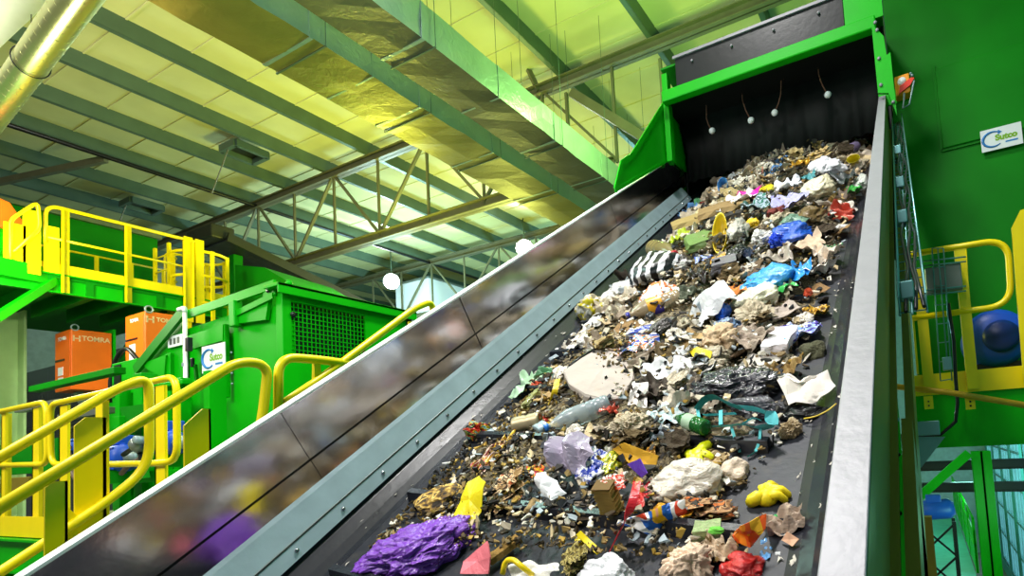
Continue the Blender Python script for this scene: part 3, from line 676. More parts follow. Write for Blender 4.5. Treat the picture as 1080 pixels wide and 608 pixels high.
# ---- orange sorter cabinets
def cabinet(px_l, px_c, px_r, yt, ytr, yb, Y, label, z_low=None):
    c = at(px_c, yt, Y=Y); l = at(px_l, yt + 5, Y=Y); wX = c.x - l.x
    b = at(px_c, yb, Y=Y); far = at(px_r, ytr, X=c.x); dY = far.y - Y
    t = thing('orange_cabinet', label, 'control cabinet', (c.x - wX / 2, Y + dY / 2, b.z), 'orange sorter cabinets')
    MB().box((c.x - wX, Y, b.z), (c.x, Y + dY, c.z)).build('body', ORANGE, t, bevel=.012)
    MB().box((c.x - wX * .95, Y - .008, b.z + .03), (c.x - wX * .05, Y, c.z - .05)).build('front_door', ORANGE, t, bevel=.004)
    hgt = c.z - b.z
    text_mesh('TOMRA', hgt * .11, (c.x + .004, Y + dY * .6, c.z - hgt * .14), (0, 1, 0), (0, 0, 1), .003).build('lettering', mat('pale_orange', 'f3c79a', .4), t, fix=False)
    e = MB(); y0 = Y + dY * .13; z0 = c.z - hgt * .15
    for k in (-1, 1): e.box((c.x + .001, y0 + k * .04 - .012, z0 - .05), (c.x + .005, y0 + k * .04 + .012, z0 + .05))
    e.box((c.x + .001, y0 - .05, z0 - .008), (c.x + .005, y0 + .05, z0 + .008)).build('emblem', mat('pale_orange', 'f3c79a'), t)
    text_mesh('TOMRA', hgt * .09, (c.x - wX * .5, Y - .012, c.z - hgt * .13), (1, 0, 0), (0, 0, 1), .002).build('front_lettering', WHITE, t, fix=False)
    for k, zz in enumerate((.33, .16)):
        MB().box((c.x - wX * .75, Y - .014, b.z + hgt * zz - .07), (c.x - wX * .45, Y - .008, b.z + hgt * zz + .07)).build('sticker', WHITE, t)
    MB().box((c.x - wX * .9, Y - .02, b.z + hgt * .5), (c.x - wX * .35, Y - .008, b.z + hgt * .53)).build('handle', BLACK, t)
    MB().tube([Vector((c.x, Y, c.z)) + Vector((.0, .05 + .05 * math.sin(a), .03 + .05 * math.cos(a))) for a in [i * math.pi / 6 for i in range(12)]], .012, 6, True).build('lifting_eye', GALV, t)
    MB().bar((c.x - wX * .5, Y + .2, b.z), (c.x - wX * .5, Y + .35, b.z - .4), .1, .1).build('mount', GREYP, t)
    return t, c, wX, dY, b
cabinet(58, 75, 118, 347, 350.5, 411, 4.4, 'orange cabinet with pale lettering at the far left, lower of the two')
t2, c2, w2, d2, b2 = cabinet(132, 153, 192, 328, 332, 384, 4.4, 'orange cabinet half hidden behind the sloping chute, upper right of the other')
c1 = at(118, 380, X=at(75, 346, Y=4.4).x)
tag(MB().box(c1 + Vector((-.5, .02, -1.4)), c1 + Vector((.0, .06, .55))).build('cabinet_support', GREEN), 'narrow green plate standing behind the lower orange cabinet', 'plate')
hz = at(118, 405, Y=4.3)
MB().tube(roundpath([at(116, 425, Y=4.0), at(117, 395, Y=4.0), at(124, 374, Y=4.0), at(134, 366, Y=4.0), at(147, 382, Y=4.0)], .4), .03, 10).build('cable_hose', BLACK, hs)['label'] = 'black arching hose'

# ---- upper platform with yellow railing
XP = -11.5
def px_(a, b, dx=0): return at(a, b, X=XP + dx)
zp = px_(134, 303).z; zr = px_(134, 238).z; y0p, y1p = px_(20, 285).y, px_(240, 320).y
up = thing('upper_platform', 'high green platform deck with yellow kick plate, top left', 'platform', (XP - 1, (y0p + y1p) / 2, zp - .3))
MB().box((XP - 2.2, y0p - 1.5, zp - .06), (XP, y1p, zp)).build('deck', GREEN_SHADE, up)
MB().channel((XP - .03, y0p - 1.5, zp - .14), (XP - .03, y1p, zp - .14), .08, .3, .02).build('edge_beam', GREEN, up)
MB().box((XP, y0p + .1, zp), (XP + .02, y1p, zp + .17)).build('kick_plate', YEL, up)
for k in range(6):
    y = y0p + .3 + k * (y1p - y0p - .5) / 5; MB().box((XP - 2.1, y, zp - .3), (XP, y + .1, zp - .06)).build('cross_beam', GREEN_SHADE, up)
for yy in (px_(172, 312).y,): MB().bar((XP - .3, yy, zp - .2), (XP - 1.8, yy, zp - 1.2), .1, .14).build('bracket', GREEN, up)
MB().box((XP - 2.1, y1p - .3, -5), (XP - 1.9, y1p - .1, zp - .06)).box((XP - 2.1, y0p, -5), (XP - 1.9, y0p + .2, zp - .06)).build('support_post', GREEN, up)
MB().bar(px_(58, 296, -.05), at(-8, 338, X=XP + .3), .1, .1, (0, 0, 1)).build('knee_brace', GREEN, up)
MB().bar(at(46, 292, X=XP - .1), at(-10, 280, X=XP + .1), .2, .25).build('cross_beam', GREEN, up)
rl = thing('yellow_platform_railing', 'yellow tube railing along the high green platform', 'railing', (XP, (y0p + y1p) / 2, zp))
ys = [px_(a, b).y for a, b in ((47, 240), (68, 240), (134, 260), (195, 270))]
ye = px_(204, 255).y
MB().tube(roundpath([(XP + .03, ys[0], zp + .45), (XP + .03, ys[0], zr), (XP + .03, ye, zr)], .18, 8), .028, 10).build('top_rail', YEL, rl)
MB().tube([(XP + .03, ys[0], zp + .55), (XP + .03, ye, zp + .55)], .02, 8).build('mid_rail', YEL, rl)
for y in ys[1:] + [ye]: MB().box((XP + .02, y - .05, zp - .28), (XP + .035, y + .05, zr - .03)).box((XP + .02, y - .05, zp - .28), (XP + .09, y - .035, zr - .03)).build('post', YEL, rl)
y = ys[0]; MB().box((XP + .02, y - .02, zp), (XP + .035, y + .16, zr - .32)).build('post', YEL, rl)
# inner railing on the far side of the deck
rl2 = thing('yellow_platform_railing', 'fainter yellow railing on the far side of the high platform', 'railing', (XP - 2.1, (y0p + y1p) / 2, zp))
for z in (.55, 1.05): MB().tube([(XP - 2.1, y0p + .5, zp + z), (XP - 2.1, y1p, zp + z)], .02, 8).build('rail', YEL, rl2)
MB().box((XP - 2.11, y0p + .5, zp), (XP - 2.09, y1p, zp + .12)).build('kick_plate', YEL, rl2)
for k in range(5): yy = y0p + .6 + k * (y1p - y0p - .7) / 4; MB().box((XP - 2.11, yy - .03, zp), (XP - 2.08, yy + .03, zp + 1.05)).build('post', YEL, rl2)
# left return rail
a, b = at(12, 232, X=XP + .1), at(36, 216, X=XP + .1)
rr = thing('yellow_return_railing', 'short yellow railing bay with two broad posts at the far left of the platform', 'railing', (XP, a.y, zp))
zz = at(12, 285, X=XP + .1).z
MB().tube(roundpath([at(11, 284, X=XP + .1), at(11, 232, X=XP + .1), at(40, 213, X=XP + .1), at(42, 242, X=XP + .1), at(14, 266, X=XP + .1)], .1, 6), .026, 10).build('rail_loop', YEL, rr)
for (q0, q1, w_) in (((16, 236), (16, 286), .24), ((34, 222), (34, 289), .2)):
    p, q = at(*q0, X=XP + .08), at(*q1, X=XP + .08); MB().box((XP + .06, p.y - w_ / 2, q.z), (XP + .08, p.y + w_ / 2, p.z)).build('post', YEL, rr)
# ladder cage at the right end of the platform
lc = thing('yellow_ladder_cage', 'yellow caged ladder at the right end of the high platform', 'ladder', (XP - .6, y1p + .1, zp - 1))
cx, cyy, rad = XP - .35, px_(222, 300).y, .42
for z in (zr - .15, zp - .05, zp + .45):
    MB().tube([(cx + rad * math.cos(t), cyy + rad * 1.1 * math.sin(t), z) for t in [R(-150 + 300 * i / 16) for i in range(17)]], .028, 8).build('hoop', YEL, lc)
for k in range(7):
    t = R(-140 + 280 * k / 6); x, y = cx + rad * math.cos(t), cyy + rad * 1.1 * math.sin(t); MB().box((x - .02, y - .03, zp - .6), (x + .02, y + .03, zr - .12)).build('bar', YEL, lc)
for s in (-.25, .25): MB().box((cx - .55 + s - .03, cyy - .4, zp - 1.5), (cx - .55 + s + .03, cyy - .35, zr + .1)).build('stile', YEL, lc)
for k in range(9): MB().tube([(cx - .8, cyy - .38, zp - 1.3 + k * .28), (cx - .3, cyy - .38, zp - 1.3 + k * .28)], .015, 6).build('rung', YEL, lc)
for a in (199, 211):
    p = px_(a, 300, .05); MB().box((XP + .03, p.y - .07, zp - .45), (XP + .06, p.y + .07, zr + .05)).build('gate_post', YEL, lc)
for a, b in ((174, 240), (181, 236)):
    p = px_(a, 280, -1.2); MB().tube(roundpath([(p.x, p.y, zp), (p.x, p.y, zr + .1), (p.x, p.y + .5, zr + .1), (p.x, p.y + .5, zp + .2)], .15), .022, 8).build('grab_rail', YEL, lc)
# green wall box behind the platform
g0, g1 = at(-60, 190, X=-13.9), at(166, 253, X=-13.9)
gb = thing('green_enclosure', 'dark green sheet enclosure behind the high platform railing', 'machine', (-14.5, 4, -5))
MB().box((-16, .5, 3.05), (-13.9, g1.y, g1.z)).build('shell', GREEN_SHADE, gb)
MB().box((-13.9, 2.8, 3.1), (-13.86, g1.y - .2, 3.2)).box((-16.1, .4, g1.z), (-13.82, g1.y + .05, g1.z + .08)).build('edge_strip', GREYP, gb)
MB().box((-15.9, .6, -5), (-15.7, .8, 3.05)).box((-14.2, g1.y - .3, -5), (-14.0, g1.y - .1, 3.05)).build('support_post', GREEN_SHADE, gb)
q = at(6, 226, X=-11.9); tag(MB().prism([q + Vector((0, -.5, .35)), q + Vector((0, .05, .2)), q + Vector((0, .32, -.25)), q + Vector((0, -.1, -.2)), q + Vector((0, -.5, -.1))], (-.3, 0, 0)).build('orange_chute', ORANGE, bevel=.02), 'orange sheet piece at the left frame edge over the platform', 'chute')
q = at(4, 250, X=-11.9); tag(MB().lathe([(0, -.6), (.3, -.6), (.45, -.4), (.45, .4), (.3, .55), (0, .55)], 20, q - Vector((.45, .2, .1)), (0, 1, 0)).build('green_drum', GREEN), 'bright green drum beside the broad yellow posts, far left', 'drum')
# grey sheet backdrop under the platform
t = thing('grey_panel_wall', 'grey shiny sheet panel standing behind the orange cabinets', 'panel', (-19, 6.8, -5))
for k in range(3):
    MB().box((-23.9 + k * 3.25, 6.8, -5), (-20.67 + k * 3.25, 6.88, 2.95)).build('panel', mat('shiny_grey', '8c8f95', .25, .6, .25, .6), t)
for k in range(3): MB().box((-23.9, 6.76, .2 + k * 1.1), (-14.2, 6.8, .26 + k * 1.1)).build('rail', GREYP, t)
# far conveyor carrying waste
fc = thing('far_conveyor', 'dark inclined conveyor far behind the green housing, carrying waste', 'conveyor', (-12, 8, 2))
a, b = at(240, 250, X=-13.0), at(415, 336, X=-13.0); dd = (b - a)
MB().bar(a, b, .06, .2).build('side_wall', BROWN if False else mat('dark_frame', '24251d', .5), fc)
a2, b2_ = a + Vector((-1.1, 0, .1)), b + Vector((-1.1, 0, .1)); MB().bar(a2, b2_, .06, .26).build('side_wall', mat('dark_frame', '24251d'), fc)
MB().bar(a + Vector((-.55, 0, -.06)), b + Vector((-.55, 0, -.06)), 1.0, .04).build('belt', RUBBER, fc)
rnd = random.Random(9); w = MB()
for k in range(420):
    p = a.lerp(b, rnd.uniform(.22, .98)) + Vector((-.55 + rnd.uniform(-.48, .48), 0, .0 + rnd.uniform(0, .14))); s = rnd.uniform(.03, .09)
    ax = Vector((rnd.uniform(-1, 1), rnd.uniform(-1, 1), rnd.uniform(-.5, .5))).normalized(); ay = ax.orthogonal().normalized(); w.cur = rnd.choice((0, 0, 0, 1, 2))
    w.obox(p, ax, ay, ax.cross(ay), s, s * .7, s * .4)
o = w.build('waste', [mat('w_brown', '4a3a26', .8), mat('w_beige', '9a8a70', .7), mat('w_dark', '211d18', .7)], fc); o['kind'] = 'stuff'
for f in (.1, .9):
    p = a.lerp(b, f) + Vector((-.5, 0, -.1)); MB().box((p.x - .1, p.y - .1, -5), (p.x + .1, p.y + .1, p.z)).build('leg', GREEN_SHADE, fc)
hp = at(238, 246, X=-13.1); MB().box(hp + Vector((-1.0, -.3, -.15)), hp + Vector((0, .2, .15))).build('head_cover', mat('dark_frame', '24251d'), fc, bevel=.03)
t = thing('green_hopper', 'dark green hopper body under the far conveyor', 'hopper', (-11.1, 7.7, -5))
MB().prism([(-12.3, 7.0, 4.15), (-11.3, 7.0, 3.9), (-9.9, 7.0, 3.1), (-9.9, 7.0, 1.5), (-12.3, 7.0, 1.5)], (0, 1.5, -.1)).build('body', GREEN_SHADE, t)
MB().box((-12.2, 7.1, -5), (-12.1, 7.3, 1.5)).box((-10.2, 7.1, -5), (-10.1, 7.3, 1.5)).build('leg', GREEN_SHADE, t)

# ---- level railing on the machine landing
YL = 2.2
def ly(a, b, d=0): return at(a, b, Y=YL + d)
zfl = -.42
ld = thing('service_landing', 'pale grey service landing with yellow kick plate at the lower left', 'platform', (-6, 2.8, zfl - .3))
MB().box((-8.2, YL, zfl - .04), (-3.9, YL + 1.1, zfl)).build('deck', mat('landing_deck', '9b9c8c', .5, .2), ld)
MB().box((-8.2, YL - .02, zfl - .1), (-4.4, YL, zfl + .08)).build('kick_plate', YEL, ld)
MB().channel((-8.2, YL - .0, zfl - .26), (-3.9, YL - .0, zfl - .26), .08, .3, .02).build('edge_beam', GREEN, ld)
for x in (-7.9, -6.2, -4.1): MB().box((x, YL + .05, -5), (x + .14, YL + .19, zfl - .1)).build('support_post', GREEN, ld)
def level_rail(pts, posts, label):
    t = thing('yellow_level_railing', label, 'railing', (sum(p.x for p in pts) / len(pts), YL, zfl), 'level railings of the service landing')
    MB().tube(roundpath(pts, .12, 8), .024, 10).build('rail_loop', YEL, t)
    for a, b, w_ in posts:
        p = ly(a, b); MB().box((p.x - w_ / 2, YL + .01, zfl - .35), (p.x + w_ / 2, YL + .03, p.z)).box((p.x - w_ / 2, YL + .01, zfl - .35), (p.x - w_ / 2 + .02, YL + .08, p.z)).build('post', YEL, t)
level_rail([ly(-40, 443), ly(49, 424), ly(50, 490), ly(-40, 492)], [(2, 436, .1), (36, 430, .14)], 'level yellow railing bay at the left frame edge')
level_rail([ly(130, 490), ly(54, 490), ly(53, 427), ly(186, 397), ly(187, 486), ly(166, 489), ly(120, 490)], [(65, 428, .16), (166, 407, .14)], 'level yellow railing bay in front of the green machine, with rounded right end')

# ---- stairs beside the conveyor
XA, XB = -2.6, -3.3
st = thing('access_stairs', 'green steel stair flight with yellow stringers hidden behind the conveyor side wall', 'stairs', (-2.95, .9, -2))
sl = Vector((0, 1, .77)).normalized()
def sa(a, b): return at(a, b, X=XA)
def sb_(a, b): return at(a, b, X=XB)
base = Vector((0, 1.62, -.62))
for x in (XA - .06, XB + .06):
    MB().bar(Vector((x, base.y, base.z)) - sl * 3.2, Vector((x, base.y, base.z)), .015, .22, (0, 0, 1)).build('stringer', YEL, st)
for k in range(11):
    p = base - sl * (.15 + .28 * k); MB().box((XB + .07, p.y - .12, p.z - .02), (XA - .07, p.y + .12, p.z + .015)).build('tread', GREYP, st)
MB().box((XB, 1.62, -.66), (XA, 2.1, -.62)).build('landing_plate', GREYP, st)
for k in range(6):
    p = Vector((0, 2.1, -.6)) + sl * (.2 + .28 * k); MB().box((XB + .07, p.y - .12, p.z - .02), (XA - .07, p.y + .12, p.z + .015)).build('tread', GREYP, st)
for x in (XA - .06, XB + .06): MB().bar(Vector((x, 2.1, -.55)), Vector((x, 2.1, -.55)) + sl * 1.7, .015, .2, (0, 0, 1)).build('stringer', YEL, st)
for (x, y) in ((XA - .1, 1.7), (XB + .1, 1.7), (XB + .1, 2.05)): MB().box((x - .05, y, -5), (x + .05, y + .1, -.62)).build('support_post', GREEN, st)
# near handrail
nr = thing('yellow_stair_handrail', 'thick yellow stair handrail nearest the conveyor side wall', 'handrail', (XA, 1.0, -.6))
e0 = sa(0, 542); e1 = sa(262, 388); ex_ = e0 - (e1 - e0).normalized() * .6
MB().tube(roundpath([ex_, sa(252, 381), sa(283, 385), sa(276, 450), Vector((XA, 1.5, -.1)), Vector((XA, .3, -.95))], .13, 8), .021, 14).build('rail', YEL, nr)
p = sa(214, 409); q = sa(60, 506)
def flatpost(x, y, z0, z1, w_, t, ch=.04):
    MB().prism([(x, y - w_ / 2, z0), (x, y + w_ / 2, z0), (x, y + w_ / 2, z1), (x, y - w_ / 2 + ch, z1), (x, y - w_ / 2, z1 - ch)], (-.01, 0, 0)).box((x - .05, y + w_ / 2 - .008, z0), (x, y + w_ / 2, z1)).build('post', YEL, t)
flatpost(XA - .01, sa(210, 440).y, -.75, sa(210, 431).z, .1, nr, .07)
flatpost(XA - .01, sa(61, 520).y, -1.3, sa(61, 508).z, .06, nr, .02)
# far handrail
fr = thing('yellow_stair_handrail', 'yellow stair handrail on the far side of the stairs, ending in a round loop', 'handrail', (XB, 1.0, -.6))
e0 = sb_(0, 482); e1 = sb_(124, 409); ex_ = e0 - (e1 - e0).normalized() * .6
m0_ = sb_(110, 532); m1_ = sb_(0, 604)
MB().tube(roundpath([ex_, sb_(122, 411), sb_(157, 397), sb_(158, 493), m0_, m1_, m1_ + (m1_ - m0_) * .5], .14, 8), .021, 14).build('rail', YEL, fr)
flatpost(XB - .02, sb_(98, 480).y, -.8, sb_(98, 440).z, .115, fr, .04)
p = sb_(112, 470); MB().box((XB - .09, p.y - .005, -.8), (XB - .02, p.y + .02, sb_(112, 422).z)).build('post', YEL, fr)
q = sb_(76, 545); MB().prism([sb_(66, 530), sb_(82, 545), sb_(82, 600), sb_(66, 600)], (-.015, 0, 0)).build('stringer_plate', YEL, fr)
# upper flight handrails
ur = thing('yellow_stair_handrail', 'yellow handrail of the upper stair flight, rising past the mesh window to a rounded end', 'handrail', (XA, 2.2, 0))
MB().tube(roundpath([sa(300, 425), sa(340, 398), sa(438, 325), sa(456, 318), sa(458, 345), sa(440, 372)], .06, 8), .019, 12).build('rail', YEL, ur)
p = sa(434, 340); MB().bar(p, sa(434, 372), .04, .02, (1, 0, 0)).build('post', YEL, ur)
lr = thing('yellow_landing_railing', 'short yellow railing with a rounded corner at the stair landing, before the mesh window', 'railing', (XA, 1.9, 0))
MB().tube(roundpath([sa(293, 455), sa(294, 377), sa(330, 379), sa(385, 386)], .11, 8), .021, 12).build('rail', YEL, lr)
p = sa(335, 382); MB().prism([sa(332, 382), sa(338, 382), sa(341, 420), sa(331, 420)], (-.02, 0, 0)).build('post', YEL, lr)

# ---- machine under the chute: motors, hoses, frames
def mo(px, py, label, r=.13, L=.4):
    c = at(px, py, Y=2.75); t = thing('blue_drive_motor', label, 'motor', c - Vector((0, 0, r + .1)), 'blue drive motors')
    MB().lathe([(0, -L / 2), (r * .9, -L / 2), (r, -L * .4), (r, L * .35), (r * .7, L * .45), (0, L * .5)], 18, c, (1, 0, 0)).build('body', BLUE, t)
    f = MB()
    for k in range(8): f.obox(c + Vector((0, math.cos(k * .785) * r, math.sin(k * .785) * r)), (1, 0, 0), (0, math.cos(k * .785), math.sin(k * .785)), (0, -math.sin(k * .785), math.cos(k * .785)), L * .7, .03, .012)
    f.build('cooling_fin', BLUE, t)
    MB().box(c + Vector((-L * .25, -.03, r)), c + Vector((L * .1, .12, r + .09))).build('terminal_box', BLUE, t, bevel=.01)
    MB().lathe([(0, 0), (.05, 0), (.06, .06), (.03, .14), (0, .14)], 14, c + Vector((L * .5, 0, 0)), (1, 0, 0)).build('shaft_end', GALV, t)
    MB().box(c + Vector((-L * .3, -r, -r - .1)), c + Vector((L * .3, r, -r + .02))).build('foot', GREEN_SHADE, t)
mo(88, 475, 'blue motor seen left of the broad yellow stair post')
mo(125, 484, 'blue motor between the two stair handrails, right of the broad post')
mo(178, 468, 'blue motor glimpsed behind the rounded railing end', .11, .3)
fm = thing('green_machine_base', 'bright green frame of beams and brackets beneath the sloping chute', 'frame', (-6, 3.2, zfl))
rnd = random.Random(3)
def fbox(a, b, c, d, y, dep, ma=GREEN, nm='beam'):
    p, q = at(a, b, Y=y), at(c, d, Y=y); MB().box((p.x, y, q.z), (q.x, y + dep, p.z)).build(nm, ma, fm, bevel=.006)
fbox(119, 440, 126, 540, 2.9, .1); fbox(140, 395, 150, 530, 3.1, .15); fbox(161, 420, 168, 525, 2.95, .12); fbox(182, 400, 192, 520, 3.2, .1)
fbox(110, 416, 192, 405, 3.15, .2); fbox(118, 448, 165, 445, 3.0, .12); fbox(108, 500, 190, 508, 3.0, .15, GREEN, 'base_beam'); fbox(0, 470, 60, 498, 3.15, .1, GREEN_SHADE, 'back_plate')
fbox(30, 408, 120, 394, 3.3, .12, GREEN_SHADE); fbox(60, 438, 112, 436, 3.25, .1, GREYP); fbox(15, 430, 62, 427, 3.3, .1, GREYP); fbox(0, 505, 30, 520, 3.05, .06, BROWN, 'plate')
MB().prism([at(126, 430, Y=2.95), at(160, 425, Y=2.95), at(150, 445, Y=2.95), at(132, 452, Y=2.95)], (0, .15, 0)).build('bracket', GREEN_SHADE, fm)
MB().prism([at(124, 505, Y=2.85), at(140, 480, Y=2.85), at(146, 505, Y=2.85)], (0, .1, 0)).build('bracket', GREEN, fm)
MB().box((-8.2, 3.3, -5), (-4.2, 3.36, .2)).build('rear_sheet', GREEN_SHADE, fm)
for x in (-7.6, -5.9, -4.8): MB().box((x, 3.05, zfl), (x + .1, 3.2, .9)).build('upright', GREEN, fm)
for i, pts in enumerate(([(72, 470), (75, 500), (86, 512), (98, 505), (101, 485)], [(130, 480), (142, 472), (150, 480), (147, 500)], [(128, 500), (138, 488), (148, 486), (153, 470)], [(70, 455), (85, 450), (98, 458), (104, 470)])):
    o = MB().tube(roundpath([at(a, b, Y=2.6 + .03 * i) for a, b in pts], .3), .022, 8).build('hydraulic_hose', BLACK if i % 2 else mat('brown_hose', '6b5a50', .5))
    tag(o, ['looping brown hose below the left blue motor', 'black hose curling beside the middle blue motor', 'brown hose crossing under the middle blue motor', 'black hose above the left blue motor'][i], 'hose')
cA = at(145, 470, Y=2.6)
tg = thing('gear_unit', 'grey gear unit with round ends right of the middle blue motor', 'gearbox', cA)
MB().lathe([(0, -.07), (.05, -.07), (.06, -.03), (.06, .05), (.04, .08), (0, .08)], 16, cA, (.8, -.5, .2)).build('housing', GREYP, tg)
MB().lathe([(0, -.04), (.035, -.04), (.035, .06), (0, .06)], 14, cA + Vector((.08, 0, .04)), (.2, -1, .1)).build('flange', GALV, tg)
# pale green column at the left frame edge
p = at(4, 300, Y=4.0)
t = thing('pale_column', 'pale green column at the very left edge of the photo', 'column', (p.x, 4.0, -5))
MB().ibeam((p.x - .1, 4.0, -5), (p.x - .1, 4.0, min(p.z, 2.95)), .55, .5, .04, (0, 1, 0)).build('shaft', LGREEN, t)

# ================================================================== THE WASTE
BASIS = Matrix((UX, UU, UN)).transposed()
LB = [(.6, -1.80), (1.0, -1.84), (1.4, -1.88), (2.6, -1.89), (3.3, -1.9), (4.9, -1.9), (6.5, -1.88), (8.5, -1.86)]
RB_ = [(.6, -.48), (1.05, -.46), (1.2, -.42), (1.36, -.52), (1.55, -.45), (1.8, -.36), (2.3, -.40), (3.3, -.36), (4.8, -.30), (6.2, -.28), (8.5, -.30)]
def lerp_tab(T, u):
    if u <= T[0][0]: return T[0][1]
    for (a, va), (b, vb) in zip(T[:-1], T[1:]):
        if u <= b: return va + (vb - va) * (u - a) / (b - a)
    return T[-1][1]
HM = [(.6, .03), (1.2, .03), (1.6, .03), (2.1, .045), (2.6, .07), (3.2, .10), (4.2, .15), (6, .2), (8.5, .22)]
def heap(x, u):
    l, r = lerp_tab(LB, u), lerp_tab(RB_, u); c = l + (r - l) * .58; w = (c - l) if x < c else (r - c)
    t = abs(x - c) / max(w, .01)
    return lerp_tab(HM, u) * max(0, 1 - t ** 2.2)
# fines and dirt, a carpet nobody could count
hg = MB(); NX, NU = 60, 230; u0, u1 = 1.35, 8.3
g = []
for j in range(NU + 1):
    u = u0 + (u1 - u0) * j / NU; l, r = lerp_tab(LB, u), lerp_tab(RB_, u)
    for i in range(NX + 1):
        x = l + (r - l) * i / NX; e = min(1, 8 * min(i, NX - i) / NX) * min(1, j / 10)
        n = noise.noise((x * 7, u * 7, 1)) * .018 + abs(noise.noise((x * 19, u * 19, 4))) * .022 + abs(noise.noise((x * 45, u * 45, 8))) * .012
        g.append(hh(x, u, -.006 + (heap(x, u) * .85 + n * (.5 + heap(x, u) * 9) * .75) * e - (.03 * max(0, noise.noise((x * 2.3, u * 2.3, 20)) + .05 + .5 * (x + 1.3)) if u < 2.6 else 0)))
hg.add(g, [(j * (NX + 1) + i, j * (NX + 1) + i + 1, (j + 1) * (NX + 1) + i + 1, (j + 1) * (NX + 1) + i) for j in range(NU) for i in range(NX)], False)
DIRT = mat_print('dirt_fines', ['1d1812', '3a2f1e', '564a31', '75684a', '3a3126', '8d8165', '5b4a28'], 26, .85)
o = hg.build('waste_fines', DIRT, fix=False); tag(o, 'crumbly layer of brown dirt and fine waste covering the belt under the larger pieces', 'dirt', kind='stuff')
rnd = random.Random(11)
def chips(name, label, cols, n, s0, s1, flat, urange, bias=1.3, xmax=9):
    w = MB(); mats = [mat('chip_' + c, c, .75) for c in cols]
    for k in range(n):
        u = urange[0] + (urange[1] - urange[0]) * rnd.random() ** bias; l, r = lerp_tab(LB, u), min(xmax, lerp_tab(RB_, u))
        x = l + .01 + (r - l - .02) * rnd.random(); s = rnd.uniform(s0, s1) * (1 + (u - 1) * .08)
        c = hh(x, u, heap(x, u) + .004 + rnd.random() * (.012 + heap(x, u) * .5))
        ax = (UX * rnd.uniform(-1, 1) + UU * rnd.uniform(-1, 1) + UN * rnd.uniform(-.5, .5)).normalized(); ay = ax.cross(UN + UX * rnd.uniform(-.7, .7)).normalized(); az = ax.cross(ay)
        w.cur = rnd.randrange(len(cols)); a, b, t = s * rnd.uniform(.5, 1.3), s * rnd.uniform(.25, .8), s * flat
        P = [c + ax * a * .5 * i + ay * b * .5 * j + az * t * (rnd.uniform(-1, 1) * .8) for i, j in ((-1, -.8), (.7, -1), (1, .6), (.1, 1), (-.9, .7))]
        w.add(P + [p - az * t * .6 for p in P], [(0, 1, 2), (0, 2, 3), (0, 3, 4), (7, 6, 5), (8, 7, 5), (9, 8, 5), (0, 5, 6, 1), (1, 6, 7, 2), (2, 7, 8, 3), (3, 8, 9, 4), (4, 9, 5, 0)])
    o = w.build(name, mats, fix=False); tag(o, label, 'waste scraps', kind='stuff')
chips('brown_scraps', 'small brown and ochre scraps of wood and dirt strewn over the belt', ['4a3a22', '6e5a34', '8c7340', '3a2e1e', 'a08030', '5a4c38'], 2400, .006, .028, .35, (1.1, 7), 2.0)
chips('pale_scraps', 'small pale scraps of paper and film strewn through the waste', ['d8d2c4', 'b9ae9a', 'a49884', 'e6e2da', '9aa6ae', 'c8b48c'], 1500, .01, .04, .25, (1.15, 7), 1.6)
chips('dark_scraps', 'small dark scraps of film and rubber in the waste', ['1a1a1c', '2c2a26', '33363c', '241d16'], 1100, .012, .045, .3, (1.3, 7), 1.6)
chips('ochre_crumbs', 'ochre crumbs of dirt and bark lying thick near the left edge of the lower belt', ['6a5222', '8c7336', '3a2e18', 'b09448', '4e4026'], 900, .006, .022, .5, (1.25, 2.6), 1.3, -1.25)
w = MB()
for k in range(150):
    u = rnd.uniform(.9, 3.2); x = rnd.uniform(-.36, -.215) if rnd.random() < .75 else rnd.uniform(-2.0, -1.86)
    h = .003 + (max(0, (x + .31) / .11) ** 1.7 * .11 if x > -.31 else 0) + (max(0, (-1.945 - x) / .11) * .1 if x < -1.945 else 0); s = rnd.uniform(.003, .014); c = hh(x, u, h)
    P = [c + UX * s * rnd.uniform(-1, 1) + UU * s * rnd.uniform(-1.6, 1.6) + UN * .002 for _ in range(4)]; c0 = c + UN * .004; w.add([c0] + P, [(0, 1, 2), (0, 2, 3), (0, 3, 4), (0, 4, 1)])
tag(w.build('belt_specks', mat('speck', 'b9b3a8', .7)), 'pale specks and flakes sticking to the bare black belt edge', 'specks', kind='stuff')

